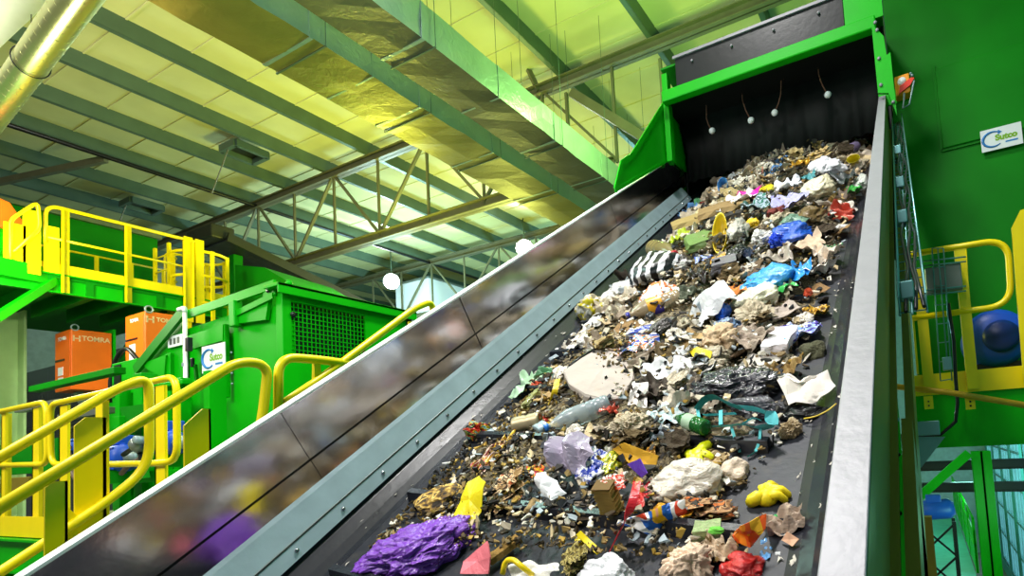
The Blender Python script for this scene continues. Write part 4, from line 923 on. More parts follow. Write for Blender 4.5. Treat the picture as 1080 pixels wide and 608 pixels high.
# ---- shapes of single pieces (unit size: one wide, one long, one high, resting on z = 0)
def tri(t): t = t % 1.0; return abs(t - .5) * 4 - 1
def blob_mesh(seed, sub=4, crease=.13, lump=.22, flat=.3, smooth=False, freq=1.3):
    r = random.Random(seed); b = bmesh.new(); bmesh.ops.create_icosphere(b, subdivisions=sub, radius=1)
    dirs = []
    for k in range(6):
        d = Vector((r.gauss(0, 1), r.gauss(0, 1), r.gauss(0, .8))).normalized(); dirs.append((d, freq * (.5 + .4 * k) * r.uniform(.7, 1.2), r.random(), crease * (.7 ** k)))
    o = Vector((r.random() * 50, r.random() * 50, r.random() * 50)); sq = Vector((r.uniform(.7, 1.5), r.uniform(.7, 1.5), 1))
    for v in b.verts:
        p = v.co.copy(); k = 1 + lump * noise.noise(p * 1.1 + o) * 1.6
        q = p + Vector((noise.noise(p * 1.6 + o), noise.noise(p * 1.6 + o * 2), noise.noise(p * 1.6 - o))) * .45
        for d, f_, ph, a in dirs: k += a * tri(q.dot(d) * f_ + ph) * .4
        g = Vector((q.x * sq.x, q.y * sq.y, q.z)) * freq
        k += crease * (1.5 * (.35 - abs(noise.noise(g * 1.1 + o))) + 1.1 * (.3 - abs(noise.noise(g * 2.3 + o * 1.7))) + .7 * (.25 - abs(noise.noise(g * 4.6 - o))) + (.4 * (.25 - abs(noise.noise(g * 8.5 + o))) if sub > 4 else 0))
        v.co = p * k
    zs = [v.co.z for v in b.verts]; lo = min(zs); hi = max(zs); cut = lo + (hi - lo) * flat
    for v in b.verts:
        if v.co.z < cut: v.co.z = cut - (cut - v.co.z) * .12
    me = bpy.data.meshes.new('blob'); b.to_mesh(me); b.free(); return norm(me, smooth)
def norm(me, smooth):
    xs = [[v.co[i] for v in me.vertices] for i in range(3)]; lo = [min(a) for a in xs]; hi = [max(a) for a in xs]
    for v in me.vertices:
        v.co = Vector(((v.co.x - (lo[0] + hi[0]) / 2) / max(1e-5, hi[0] - lo[0]), (v.co.y - (lo[1] + hi[1]) / 2) / max(1e-5, hi[1] - lo[1]), (v.co.z - lo[2]) / max(1e-5, hi[2] - lo[2])))
    me.polygons.foreach_set('use_smooth', [smooth] * len(me.polygons)); me.update(); return me
def sheet_mesh(seed, n=22, folds=7, amp=.5, ragged=.12, thick=.05, smooth=False, curl=.4, poly=None):
    r = random.Random(seed); dirs = [(Vector((math.cos(a), math.sin(a))), r.uniform(.8, 3.2), r.random(), r.uniform(.3, 1)) for a in [r.uniform(0, math.pi) for _ in range(folds)]]
    cd = Vector((r.uniform(-1, 1), r.uniform(-1, 1))).normalized(); V = []; F = []
    for side in (1, 0):
        for j in range(n + 1):
            for i in range(n + 1):
                a, c = i / n * 2 - 1, j / n * 2 - 1
                if poly:   # map square to the given quad
                    s_, t_ = (a + 1) / 2, (c + 1) / 2; p = (Vector(poly[0]) * (1 - s_) + Vector(poly[1]) * s_) * (1 - t_) + (Vector(poly[3]) * (1 - s_) + Vector(poly[2]) * s_) * t_
                else:
                    k = 1 / max(1, math.hypot(a, c) * .86); p = Vector((a, c)) * (.6 + .4 * k); th = math.atan2(c, a); p *= 1 + ragged * noise.noise((math.cos(th) * 2.2, math.sin(th) * 2.2, seed * 3.1)) * 1.8
                z = sum(am * tri(p.dot(d) * f_ * .5 + ph) for d, f_, ph, am in dirs) / folds ** .7 * amp + curl * p.dot(cd) ** 2 * .6
                V.append((p.x, p.y, z - (0 if side else thick)))
    m_ = (n + 1) ** 2
    for j in range(n):
        for i in range(n):
            q = (j * (n + 1) + i, j * (n + 1) + i + 1, (j + 1) * (n + 1) + i + 1, (j + 1) * (n + 1) + i); F.append(q); F.append(tuple(m_ + k for k in q[::-1]))
    rim = [i for i in range(n + 1)] + [(j * (n + 1) + n) for j in range(1, n + 1)] + [n * (n + 1) + i for i in range(n - 1, -1, -1)] + [j * (n + 1) for j in range(n - 1, 0, -1)]
    for a, c in zip(rim, rim[1:] + rim[:1]): F.append((a, a + m_, c + m_, c))
    me = bpy.data.meshes.new('sheet'); me.from_pydata(V, [], F); return norm(me, smooth)
def bundle_mesh(seed, n=6):
    """several creased layers lying on each other"""
    r = random.Random(seed); V = []; F = []
    for k in range(n):
        s = sheet_mesh(seed * 31 + k, 12, 5, .6, .2, .05); sc = r.uniform(.55, 1); ox, oy = r.uniform(-.25, .25), r.uniform(-.25, .25); a = r.uniform(-.6, .6); o = len(V)
        for v in s.vertices:
            x, y = v.co.x * sc, v.co.y * sc; V.append((x * math.cos(a) - y * math.sin(a) + ox, x * math.sin(a) + y * math.cos(a) + oy, v.co.z * .35 + k * .13 + .25 * (x * r.uniform(.9, 1))))
        F += [tuple(i + o for i in p.vertices) for p in s.polygons]; bpy.data.meshes.remove(s)
    me = bpy.data.meshes.new('bundle'); me.from_pydata(V, [], F); return norm(me, False)
def box_mesh(seed, dent=.1):
    r = random.Random(seed); b = bmesh.new(); bmesh.ops.create_cube(b, size=1); bmesh.ops.subdivide_edges(b, edges=b.edges[:], cuts=5, use_grid_fill=True)
    ds = [(Vector((r.gauss(0, 1), r.gauss(0, 1), r.gauss(0, 1))).normalized(), r.uniform(.8, 2.2), r.random()) for _ in range(4)]
    for v in b.verts:
        p = v.co.copy()
        for d, f_, ph in ds: v.co += d * dent * .35 * tri(p.dot(d) * f_ + ph)
        v.co.x += .12 * p.z * r.choice((1,)) 
    me = bpy.data.meshes.new('carton'); b.to_mesh(me); b.free(); return norm(me, False)
def stick_mesh(seed):
    r = random.Random(seed); w = MB(); P = []
    n = 6
    for i in range(n + 1):
        x = i / n - .5; P.append([(x, .5 * s + r.uniform(-.08, .08), z + r.uniform(-.06, .06)) for s, z in ((-1, 0), (1, 0), (.9, 1), (-.8, .9))])
    for i in range(n): 
        for k in range(4): w.add([P[i][k], P[i][(k + 1) % 4], P[i + 1][(k + 1) % 4], P[i + 1][k]], [(3, 2, 1, 0)])
    w.add(P[0], [(0, 1, 2, 3)]); w.add(P[-1], [(3, 2, 1, 0)]); return norm(w.mesh('stick'), False)
def glove_mesh(seed, n=5):
    r = random.Random(seed); w = MB(); w.lathe([(0, -.1), (.28, 0), (.36, .18), (.3, .32), (.12, .42), (0, .44)], 16, (0, 0, 0))
    for k in range(n):
        a = R(-70 + 150 * k / (n - 1)) + r.uniform(-.2, .2); L = r.uniform(.38, .62); d = Vector((math.cos(a), math.sin(a), 0)); q = Vector((-d.y, d.x, 0)) * r.uniform(-.25, .25)
        w.tube([d * .12 + Vector((0, 0, .22)), d * .3 + Vector((0, 0, .34)), d * L * .75 + q * .5 + Vector((0, 0, .3)), d * L + q + Vector((0, 0, .12)), d * (L + .06) + q * 1.1 + Vector((0, 0, .08))], [.15, .15, .13, .11, .04], 8)
    w.tube([(-.1, 0, .2), (-.3, .05, .27), (-.45, .12, .2), (-.5, .2, .1)], [.2, .22, .2, .16], 12)
    return norm(w.mesh('glove'), True)
def tub_mesh(): return norm(MB().lathe([(0, 0), (.36, 0), (.38, .02), (.48, .95), (.5, 1), (.47, .98), (.45, .9), (.35, .05), (0, .04)], 22).mesh('tub'), True)
def can_mesh():
    w = MB().lathe([(0, -.5), (.42, -.5), (.48, -.47), (.5, -.42), (.5, -.1), (.45, 0), (.49, .1), (.5, .42), (.46, .47), (.4, .5), (.38, .47), (0, .47)], 22, (0, 0, 0), (1, .0, 0)); return norm(w.mesh('can'), True)
LIB = {}
def variants(kind):
    if kind in LIB: return LIB[kind]
    f = {'bag': lambda i: blob_mesh(100 + i, 5, .2, .3, .3, True, 1.3), 'ball': lambda i: blob_mesh(200 + i, 5, .3, .3, .25, False, 1.5), 'lump': lambda i: blob_mesh(300 + i, 4, .1, .3, .3, False, 1.0),
         'cloth': lambda i: blob_mesh(400 + i, 5, .32, .35, .38, True, 1.5), 'sheet': lambda i: sheet_mesh(500 + i, 20, 7, .5), 'card': lambda i: sheet_mesh(600 + i, 10, 2, .15, .06, .05, False, .3, [(-1 + .1 * (i % 3), -1), (1, -1 + .15 * (i % 2)), (1 - .12 * (i % 4), 1), (-1, 1 - .1 * (i % 2))]),
         'bundle': lambda i: bundle_mesh(700 + i), 'crumple': lambda i: sheet_mesh(1100 + i, 26, 14, 1.3, .2, .03, False, 1.1), 'drape': lambda i: sheet_mesh(1200 + i, 30, 10, 1.1, .25, .03, True, 1.1),
         'carton': lambda i: box_mesh(800 + i), 'stick': lambda i: stick_mesh(900 + i), 'film': lambda i: sheet_mesh(1000 + i, 24, 9, .9, .3, .03, True, .5)}[kind]
    LIB[kind] = [f(i) for i in range(8)]; return LIB[kind]
def place(o, px, py, wpx, hpx, t=.4, yaw=0, lift=None, tilt=0, roll=0):
    """stand object o (unit mesh) on the belt where the pixel's ray meets the heap; wpx, hpx its size seen from the eye"""
    p = at(px, py, N=-H); x, u = p.x, p.dot(UU); h = heap(x, u) if lift is None else lift
    p = at(px, py, N=-H + h + .03); dep = p.dot(CF); d = p.normalized(); sn = abs(d.dot(UN)); cs = math.sqrt(1 - sn * sn)
    sx_ = wpx * dep / FPX / d.dot(CF) ** 0; th = t * min(wpx, hpx * 1.2) * dep / FPX
    sy_ = max((hpx * dep / FPX - th * cs * .7) / max(sn, .2), .35 * sx_, .02)
    x, u = p.x, p.dot(UU)
    h = heap(x, u) if lift is None else lift
    o.matrix_world = Matrix.Translation(bp(x, u, -H + h - .006 - (.15 * th if lift is None else 0) + (max(0, min(.07, .022 * (u - 2.2))) if lift is None else 0)) + OFF) @ BASIS.to_4x4() @ Matrix.Rotation(R(yaw), 4, 'Z') @ Matrix.Rotation(R(tilt), 4, 'X') @ Matrix.Rotation(R(roll), 4, 'Y') @ Matrix.Diagonal((sx_, sy_, th, 1))
    return o
KEEP = []
def piece(name, kind, px, py, w_, h_, ma, label, cat, t=.4, yaw=0, var=None, lift=None, tilt=0, roll=0, group=None):
    vs = variants(kind) if isinstance(kind, str) else [kind]
    me = vs[(hash_(name, px, py)) % len(vs) if var is None else var % len(vs)].copy(); me.materials.clear(); me.materials.append(ma)
    o = bpy.data.objects.new(name, me); C.objects.link(o); place(o, px, py, w_, h_, t, yaw, lift, tilt, roll)
    KEEP.append((px, py, w_, h_))
    return tag(o, label, cat, group)
def hash_(s, a, b): return sum(ord(c) for c in s) * 7 + int(a) * 13 + int(b) * 29
def pl(c, r=.3, **k): return mat('film_' + c + str(int(r * 100)), c, r, 0, .12, 3,   .4, 11, wave=True, coat=.3, **k)      # plastic film
def pa(c, **k): return mat('paper_' + c, c, .8, 0, .12, 5, .3, 9, dirt='6b5a3e', dirt_amt=.3, **k)                        # soiled paper
def cl(c): return mat('cloth_' + c, c, .9, 0, .15, 6, .4, 14)
CLEARP = mat('clear_plastic', 'cfe0ea', .18, 0, .03, 3, .2, 8, trans=.55, alpha=.75)
MILK = mat('milky_film', 'd9cfc0', .3, 0, .15, 4, .5, 7, wave=True, coat=.4, dirt='a58a62', dirt_amt=.3)

def bottle(px0, py0, px1, py1, rpx, body, capc, label_txt, labc=None, lift=.03):
    """bottle lying on the belt, base at pixel 0, cap at pixel 1"""
    p0 = at(px0, py0, N=-H + lift + .03); p1 = at(px1, py1, N=-H + lift + .03); ax = p1 - p0; L = ax.length; ax.normalize(); r_ = rpx * p0.dot(CF) / FPX
    t = thing('plastic_bottle', label_txt, 'bottle', p0)
    pf = [(0, 0), (.7, 0), (.95, .02), (1, .06), (1, .1), (.94, .12), (1, .14), (1, .2), (.94, .22), (1, .24), (1, .32), (.94, .34), (1, .36), (1, .62), (.85, .72), (.55, .84), (.3, .91), (.28, .96)]
    MB().lathe([(a * r_, b * L) for a, b in pf], 22, p0, ax).build('body', body, t)
    MB().lathe([(0, 0), (.36 * r_, 0), (.36 * r_, .06 * L), (.3 * r_, .07 * L), (0, .07 * L)], 16, p0 + ax * L * .94, ax).build('cap', capc, t)
    if labc: MB().lathe([(r_ * 1.01, .0), (r_ * 1.012, .02), (r_ * 1.012, .26 * L), (r_ * 1.01, .27 * L)], 22, p0 + ax * L * .34, ax).build('wrapper', labc, t)
    return t
def poly_piece(name, pts, hs, ma, label, cat, amp=.01, seed=1, thick=.003, bulge=0., fr=9):
    """creased flat piece whose outline is set by its corners and their heights over the belt"""
    xs = [p[0] for p in pts]; ys = [p[1] for p in pts]; KEEP.append(((min(xs) + max(xs)) / 2, (min(ys) + max(ys)) / 2, max(xs) - min(xs), max(ys) - min(ys)))
    P = [at(a, b, N=-H + h) for (a, b), h in zip(pts, hs)]; n = Vector((0, 0, 0)); c = sum(P, Vector()) / len(P)
    for i in range(len(P)): n += (P[i] - c).cross(P[(i + 1) % len(P)] - c)
    n.normalize(); n = n if n.dot(-c) > 0 else -n
    r = random.Random(seed); O = []
    for i in range(len(P)): O += [P[i].lerp(P[(i + 1) % len(P)], k / 5) for k in range(5)]
    ds = [(Vector((r.gauss(0, 1), r.gauss(0, 1), r.gauss(0, 1))).normalized(), r.uniform(.5, 1.6) * fr, r.random(), r.uniform(.3, 1)) for _ in range(6)]
    V = []; K = 9; m_ = len(O)
    def disp(p, s): return p + n * (amp * sum(a_ * tri((p - c).dot(d) * f_ + ph) for d, f_, ph, a_ in ds) / 2.2 + bulge * (1 - s * s))
    for k in range(K):
        s = 1 - k / K
        V += [disp(c + (o_ - c) * s * (1 + (.05 * noise.noise(o_ * 40 + Vector((seed, 0, 0))) if k == 0 else 0)), s) for o_ in O]
    V.append(disp(c, 0)); F = [(k * m_ + i, k * m_ + (i + 1) % m_, (k + 1) * m_ + (i + 1) % m_, (k + 1) * m_ + i) for k in range(K - 1) for i in range(m_)] + [((K - 1) * m_ + i, (K - 1) * m_ + (i + 1) % m_, K * m_) for i in range(m_)]
    w = MB(); w.add(V, F); o = w.build(name, ma); md = o.modifiers.new('t', 'SOLIDIFY'); md.thickness = thick; md.offset = 0
    return tag(o, label, cat)
P_ = piece
# ---------------- lowest part of the belt
P_('plastic_bag', blob_mesh(45, 6, .24, .16, .3, True, 1.4), 434, 580, 138, 64, pl('7a3fb4', .22), 'big crumpled purple plastic bag at the lower left of the belt', 'bag', .5, 25)
poly_piece('yellow_card', [(476, 552), (497, 553), (508, 541), (514, 510), (503, 501), (491, 508), (487, 530)], [.02, .03, .05, .12, .13, .12, .06], pl('f0dc10', .4), 'folded bright yellow plastic sheet above the purple bag', 'sheet', .014, 3, .003, 0, 5)
poly_piece('plastic_shard', [(486, 606), (489, 593), (514, 571), (517, 588), (516, 606)], [.02, .03, .09, .06, .02], pl('ee7a86', .45), 'pink triangular plastic shard beside the purple bag', 'shard', .004, 5, .005)
P_('wood_stick', 'stick', 528, 573, 40, 12, cl('8a6a30'), 'short brown wooden stick lying right of the pink shard', 'stick', .5, 62, 1)
P_('food_clump', 'lump', 463, 524, 56, 34, mat_print('organic', ['2a1e10', '6a4f20', 'a58232', 'd0b060', '4a3818'], 5, .8), 'yellowish brown crumbly clump at the left belt edge above the purple bag', 'waste clump', .5, 10)
P_('paper_bundle', 'bundle', 529, 517, 52, 44, mat_print('layers', ['8a6a3c', 'c8a478', '4a3826', 'e0c8a0', 'c06a40'], 4, .8), 'beige layered bundle of torn paper right of the yellow sheet', 'paper', .5, 15)
poly_piece('paper_wad', [(558, 503), (575, 498), (585, 507), (598, 521), (588, 530), (570, 521)], [.05, .09, .09, .06, .04, .04], pa('eceef2'), 'white crumpled paper left of the ribbed brown book block', 'paper', .03, 7, .003, .02, 10)
P_('stone', 'lump', 558, 527, 18, 18, cl('9a8258'), 'tan stone-like lump between the layered bundle and the white paper', 'lump', .6)
P_('cardboard_piece', 'card', 612, 521, 24, 22, pa('b7a48e'), 'grey-beige torn cardboard right of the white crumpled paper', 'cardboard', .25, 20, 1)
P_('broken_tray', 'card', 608, 535, 58, 16, cl('3a2c1e'), 'dark brown broken tray edge under the white paper', 'tray', .4, 8, 2)
# book block with ribbed leaves
bk = thing('book_block', 'brown ribbed block of book leaves standing by the red ribbon', 'book', at(651, 530, N=-H + .05))
q = at(649, 546, N=-H + .012); bb = MB()
for k in range(22): bb.obox(q + UN * (.005 + .0055 * k) + UX * .003 * math.sin(k * 2.1), UX, UU, UN, .062 + .005 * math.sin(k * 1.3), .05, .0045)
bb.build('leaves', mat('leaves', '9a8040', .8, 0, .3, 12), bk); MB().obox(q + UN * .127, UX, UU, UN, .064, .052, .004).build('cover', pa('6a5026'), bk)
def ribbon(name, pts, wpx, ma, label, cat, hs, tw=0.):
    P = [at(a, b, N=-H + h) for (a, b), h in zip(pts, hs)]; P = roundpath(P, .5, 5); dep = P[0].dot(CF); ww = wpx * dep / FPX / 2; w = MB(); V = []
    for i, p in enumerate(P):
        t = (P[min(i + 1, len(P) - 1)] - P[max(i - 1, 0)]).normalized(); n = (UN * math.cos(tw * i) + UX * math.sin(tw * i)); s = t.cross(n).normalized()
        V += [p - s * ww, p + s * ww, p + s * ww - n * .003, p - s * ww - n * .003]
    n_ = len(P); F = [(4 * i + k, 4 * i + (k + 1) % 4, 4 * i + 4 + (k + 1) % 4, 4 * i + 4 + k) for i in range(n_ - 1) for k in range(4)] + [(0, 1, 2, 3), (4 * n_ - 1, 4 * n_ - 2, 4 * n_ - 3, 4 * n_ - 4)]
    w.add(V, F); return tag(w.build(name, ma), label, cat)
def loop(name, pts, rpx, ma, label, cat, hs, closed=False):
    P = [at(a, b, N=-H + h) for (a, b), h in zip(pts, hs)]; r_ = rpx * P[0].dot(CF) / FPX
    return tag(MB().tube(P if closed else roundpath(P, .4, 5), r_, 8, closed).build(name, ma), label, cat)
ribbon('red_ribbon', [(672, 508), (668, 528), (662, 545), (655, 560), (643, 583)], 9, pl('c01a2a', .3), 'crimson ribbon of film trailing down beside the ribbed book block', 'ribbon', [.15, .14, .11, .05, .01], .12)
P_('red_film', 'film', 673, 520, 22, 40, pl('c8101c', .3), 'upright red film crumpled against the ribbed book block', 'film', .8, 10, 3)
poly_piece('snack_wrapper', [(652, 551), (678, 541), (722, 526), (724, 541), (700, 553), (690, 566)], [.05, .09, .09, .05, .04, .02], mat_print('snack', ['d8401e', 'f2f2f2', '1f66c8', 'f0b818', 'e8a080', 'd02a20'], 7, .3), 'shiny orange, white and blue snack wrapper right of the book block', 'wrapper', .028, 17, .003, .01, 9)
P_('yellow_wrapper', 'sheet', 708, 535, 48, 26, pl('e0a018', .35), 'golden yellow wrapper just above the snack wrapper', 'wrapper', .4, 20, 4)
ribbon('yellow_strap', [(610, 562), (618, 570), (632, 583)], 7, pl('e8cf10', .35), 'yellow strap stub sticking out above the white bag at the bottom', 'strap', [.07, .05, .03])
P_('yellow_glove_tip', 'lump', 609, 563, 16, 18, pl('e8cf10', .35), 'yellow knotted plastic knob at the end of the strap stub', 'plastic', .8)
P_('dry_leaf_bundle', 'bundle', 603, 588, 36, 42, mat_print('leafy', ['4a3c1a', '8a7a3a', 'b8a868', '2c2410'], 5, .8), 'bundle of dry greenish brown leaves left of the bottom white bag', 'leaves', .8, 30)
P_('white_bag', 'bag', 637, 598, 62, 44, pl('d9d9de', .3), 'crumpled white plastic bag at the bottom edge of the photo', 'bag', .55, 0, 1)
P_('white_film', 'film', 556, 600, 62, 30, pl('dcd8d2', .3), 'whitish film with yellow strings right of the pink shard', 'film', .35, 10, 2)
loop('yellow_string', [(530, 606), (533, 592), (541, 590), (550, 598), (562, 607)], 3, pl('f0d000', .35), 'yellow plastic string looped over the whitish film', 'string', [.04, .07, .08, .07, .03])
P_('cloth_bundle', 'cloth', 722, 590, 62, 46, mat('nappy', 'dcbfa6', .6, 0, .15, 4, .4, 9), 'beige crumpled nappy-like bundle at the bottom edge left of the red bag', 'bundle', .6, 20, 2)
P_('beige_cloth', 'drape', 752, 575, 50, 34, cl('c9b298'), 'beige twisted cloth above the red bag', 'cloth', .6, -25, 4)
P_('red_bag', 'bag', 780, 592, 50, 40, pl('c01414', .2), 'glossy red plastic bag at the bottom right of the waste', 'bag', .5, 10, 3)
P_('green_sponge', 'carton', 744, 556, 34, 22, mat('sponge', '9aa87a', .8, 0, .3, 6, .4, 20, dirt='5fc43a', dirt_amt=.35), 'grey-green sponge block in front of the orange packet', 'sponge', .7, 8, 1)
P_('plastic_disc', 'lump', 752, 550, 18, 10, pl('6fd040', .4), 'bright green flat lid on the sponge block', 'lid', .5, 0, 1, lift=.1)
poly_piece('orange_packet', [(774, 562), (783, 551), (807, 545), (808, 557), (792, 577), (779, 571)], [.05, .1, .1, .07, .03, .03], mat_print('orangep', ['f08a14', 'e85a10', 'f4b81e', 'd87a20'], 8, .4), 'orange and yellow packet below the yellow gloves', 'packet', .03, 19, .003, .01, 9)
P_('layered_cardboard', 'bundle', 740, 533, 74, 32, mat_print('brownl', ['5a3a22', '8a6038', 'b08a60', '3a2618', 'c86a28'], 4, .8), 'brown layers of torn cardboard between the milky bag and the sponge', 'cardboard', .55, 12)
P_('orange_card', 'card', 748, 523, 30, 10, pa('c8601e'), 'orange card strip lying on the brown cardboard layers', 'card', .3, 10, 2)
P_('blue_film', 'film', 806, 571, 14, 26, pl('4a88c0', .3), 'small blue film strip right of the orange packet', 'film', .5, 5, 2)
P_('grey_paper', 'crumple', 826, 545, 48, 38, pa('a89484'), 'taupe crumpled paper just below the tangled yellow rubber gloves', 'paper', .6, 30, 1)
poly_piece('beige_shard', [(824, 570), (830, 561), (843, 569), (836, 577)], [.01, .03, .02, .01], pa('d0a284'), 'peach-coloured flat shard lying alone near the bare belt edge', 'shard', .003, 29)
P_('plastic_button', 'lump', 818, 536, 11, 7, pl('1ea04a', .3), 'small green cap under the yellow gloves', 'cap', .6)
P_('rubber_gloves', glove_mesh(5, 9), 808, 520, 46, 34, mat('glove_yellow', 'e6cf14', .45, 0, .1, 4), 'tangled bright yellow rubber gloves lying near the right of the belt', 'gloves', .55, 40)
P_('white_chip', 'lump', 818, 575, 10, 7, pl('e8e8ea'), 'small white chip below the grey taupe paper', 'chip', .5)
# ---------------- second row
P_('milky_bag', blob_mesh(52, 5, .13, .2, .3, True, 1.6), 722, 502, 86, 54, MILK, 'big milky translucent plastic bag in the middle of the lower belt', 'bag', .55, 8)
P_('beige_lump', 'crumple', 753, 478, 32, 22, cl('c4ac84'), 'beige twisted lump behind the milky bag', 'lump', .6, 15, 3)
P_('white_lump', 'lump', 770, 491, 34, 32, pa('cbb9a6'), 'pinkish white crumpled lump right of the milky bag', 'lump', .6, 0, 4)
poly_piece('lilac_film', [(576, 494), (590, 470), (610, 457), (626, 462), (630, 482), (606, 502)], [.04, .08, .1, .12, .1, .04], pl('a99db4', .35), 'greyish lilac crumpled film left of the mustard cardboard', 'film', .05, 27, .003, .03, 9)
P_('printed_bag', 'bag', 622, 488, 40, 44, mat_print('bluewhite', ['e8e8f0', 'd8d4e0', '2a3fa8', 'eceef2', 'b8b0c4'], 2.6, .35), 'white bag with dark blue print right of the lilac film', 'bag', .5, 20, 2)
P_('red_wrapper', 'film', 643, 503, 34, 18, mat_print('redw', ['d8281c', 'f0e8e0', 'e04a20', 'c01c18'], 3, .3), 'red and white wrapper lying on the ribbed book block', 'wrapper', .5, 5, 4, lift=.12)
poly_piece('yellow_cardboard', [(646, 474), (658, 467), (694, 481), (691, 493), (664, 489)], [.06, .1, .08, .05, .05], pa('c8951e'), 'mustard yellow cardboard behind the purple card', 'cardboard', .004, 15)
poly_piece('purple_card', [(662, 490), (675, 484), (683, 499), (677, 504)], [.08, .12, .1, .07], pl('5a2ea8', .35), 'small deep purple card in front of the mustard cardboard', 'card', .003, 16)
P_('yellow_green_bag', 'bag', 642, 482, 22, 34, mat_print('ygb', ['c8b81a', '8a9a20', 'e8d840', '4a5a18'], 3, .3), 'small yellow-green bag between the blue-print bag and the mustard cardboard', 'bag', .6, 0, 5)
P_('yellow_peel', 'film', 684, 470, 12, 26, pl('d8a040', .4), 'curled tan peel standing before the cleat', 'peel', .9, 5, 1)
P_('lime_gloves', glove_mesh(9, 7), 736, 471, 44, 26, mat('glove_lime', 'd4d80c', .4, 0, .1), 'lime yellow fingered rubber glove under the teal straps', 'glove', .4, -100)
P_('red_yellow_packet', 'card', 563, 489, 18, 16, mat_print('ryp', ['d81c3c', 'e8c020', 'd01c30'], 3, .35), 'red packet with a yellow edge left of the lilac film', 'packet', .4, 40, 3)
P_('crushed_pack', 'ball', 503, 456, 30, 24, mat_print('teach', ['6aa8b0', 'd8c028', 'c8301c', '2a3a2a', '7a8a3a'], 2.5, .4), 'crushed teal, yellow and red carton at the left end of the cleat', 'carton', .8, 10, 4)
P_('hanging_wrapper', 'film', 519, 474, 22, 38, mat_print('hangw', ['a81c28', 'd8b020', '5a1a1a', 'c8a890', '7a2020'], 3, .35), 'red and gold wrapper hanging over the cleat at the left', 'wrapper', .6, 0, 1)
P_('dark_wrapper', 'film', 537, 470, 20, 34, mat_print('darkw', ['2a221c', '8a7a60', '4a3a2c', 'b09a7a'], 3, .5), 'dark torn wrapper right of the red and gold one', 'wrapper', .6, 30, 5)
P_('food_tin', can_mesh(), 556, 446, 32, 20, mat('dull_tin', 'a89878', .4, .5, .2), 'dull crushed tin lying on the cleat', 'tin', .8, 15)
P_('tin_disc', can_mesh(), 569, 448, 13, 15, GALV, 'round grey tin lid seen end-on beside the dull tin', 'lid', .9, 60)
P_('plastic_bit', 'lump', 572, 438, 16, 9, pl('d8301c', .3), 'small red plastic piece above the tin lid', 'plastic', .6, 0, 2)
P_('yellow_tape', 'card', 582, 444, 14, 12, pl('e0b414', .35), 'yellow tape scrap beside the blue bottle cap', 'tape', .4, 30, 1)
bottle(643, 426, 575, 452, 11, CLEARP, pl('1f6fc8', .3), 'clear plastic bottle with a blue cap lying in front of the white board')
P_('white_ring', 'film', 582, 457, 14, 8, pl('e4e4e8'), 'white torn ring below the blue bottle cap', 'ring', .5)
P_('green_film', 'film', 553, 408, 26, 36, pl('a4c8a4', .3), 'mint green film at the left belt edge below the white board', 'film', .7, 10, 3)
P_('olive_scrap', 'bag', 560, 418, 14, 22, pl('8a8a4a', .4), 'olive scrap of film right of the mint green film', 'film', .8, 0, 1)
P_('orange_scrap', 'film', 562, 404, 20, 9, pl('d8502a', .35), 'orange-red scrap of film above the olive scrap', 'film', .6, 15, 4)
ribbon('yellow_band', [(588, 400), (586, 410), (583, 420), (577, 428)], 6, pl('e0c010', .35), 'yellow band hanging down left of the white board', 'band', [.1, .09, .05, .01], .1)
P_('blue_scrap', 'card', 572, 405, 9, 6, pl('3a7ac0'), 'tiny blue scrap beside the orange-red film', 'scrap', .4)
# the big white board
def board():
    pts = [(594, 393), (600, 405), (617, 418), (636, 423), (655, 420), (668, 403), (671, 385), (664, 370), (650, 366), (632, 367), (612, 379)]
    P = [at(a, b, N=-H + .10 - .0007 * (a - 594)) for a, b in pts]; n = (P[3] - P[0]).cross(P[6] - P[0]).normalized(); n = n if n.dot(UN) > 0 else -n
    t = thing('foam_board', 'large dirty white rounded foam board lying in the middle of the belt', 'board', sum(P, Vector()) / len(P) - UN * .04)
    c = sum(P, Vector()) / len(P); w = MB(); rings = []
    for k, (s, dz) in enumerate(((1, -.028), (1.0, 0), (.97, .006), (.7, .012), (.35, .016))): rings.append([c + (p - c) * s + n * dz + n * .004 * math.sin(i * 2.3 + k) for i, p in enumerate(P)])
    V = [p for r in rings for p in r]; m_ = len(P); F = [(k * m_ + i, k * m_ + (i + 1) % m_, (k + 1) * m_ + (i + 1) % m_, (k + 1) * m_ + i) for k in range(4) for i in range(m_)]
    w.add(V + [c + n * .017], F + [(4 * m_ + i, 4 * m_ + (i + 1) % m_, 5 * m_) for i in range(m_)] + [tuple(range(m_))[::-1]])
    w.build('pad', mat('foam', 'aca098', .8, 0, .08, 7, .25, 25, dirt='b79a84', dirt_amt=.3), t)
    e = MB().tube([p + n * .006 for p in (P[9], P[10], P[0].lerp(P[10], .4))], .008, 6); e.build('dark_edge', BLACK, t)
    MB().tube([P[9] + n * .014, P[8].lerp(c, .3) + n * .02, P[7].lerp(c, .12) + n * .02, P[6] + n * .012], .006, 6).build('crease', cl('8a7664'), t)
board()
poly_piece('crumpled_tray', [(662, 430), (667, 405), (684, 403), (683, 431)], [.03, .1, .1, .03], mat('foil_grey', 'b0aca8', .35, .6, .1, 5, .4, 12), 'grey crumpled foil sheet right of the white board', 'foil', .008, 23)
poly_piece('white_paper_plate', [(673, 386), (698, 378), (722, 375), (723, 399), (700, 403), (678, 401)], [.06, .1, .08, .05, .06, .05], pa('e6e6ea'), 'large white crumpled paper right of the white board', 'paper', .03, 11, .003, .02, 10)
P_('white_teal_film', 'film', 700, 432, 46, 28, mat_print('wteal', ['dfe6ea', 'b9d4d8', 'eceef0', '8ab4ba'], 3, .3), 'white and pale teal film left of the green bottle', 'film', .55, 10, 1)
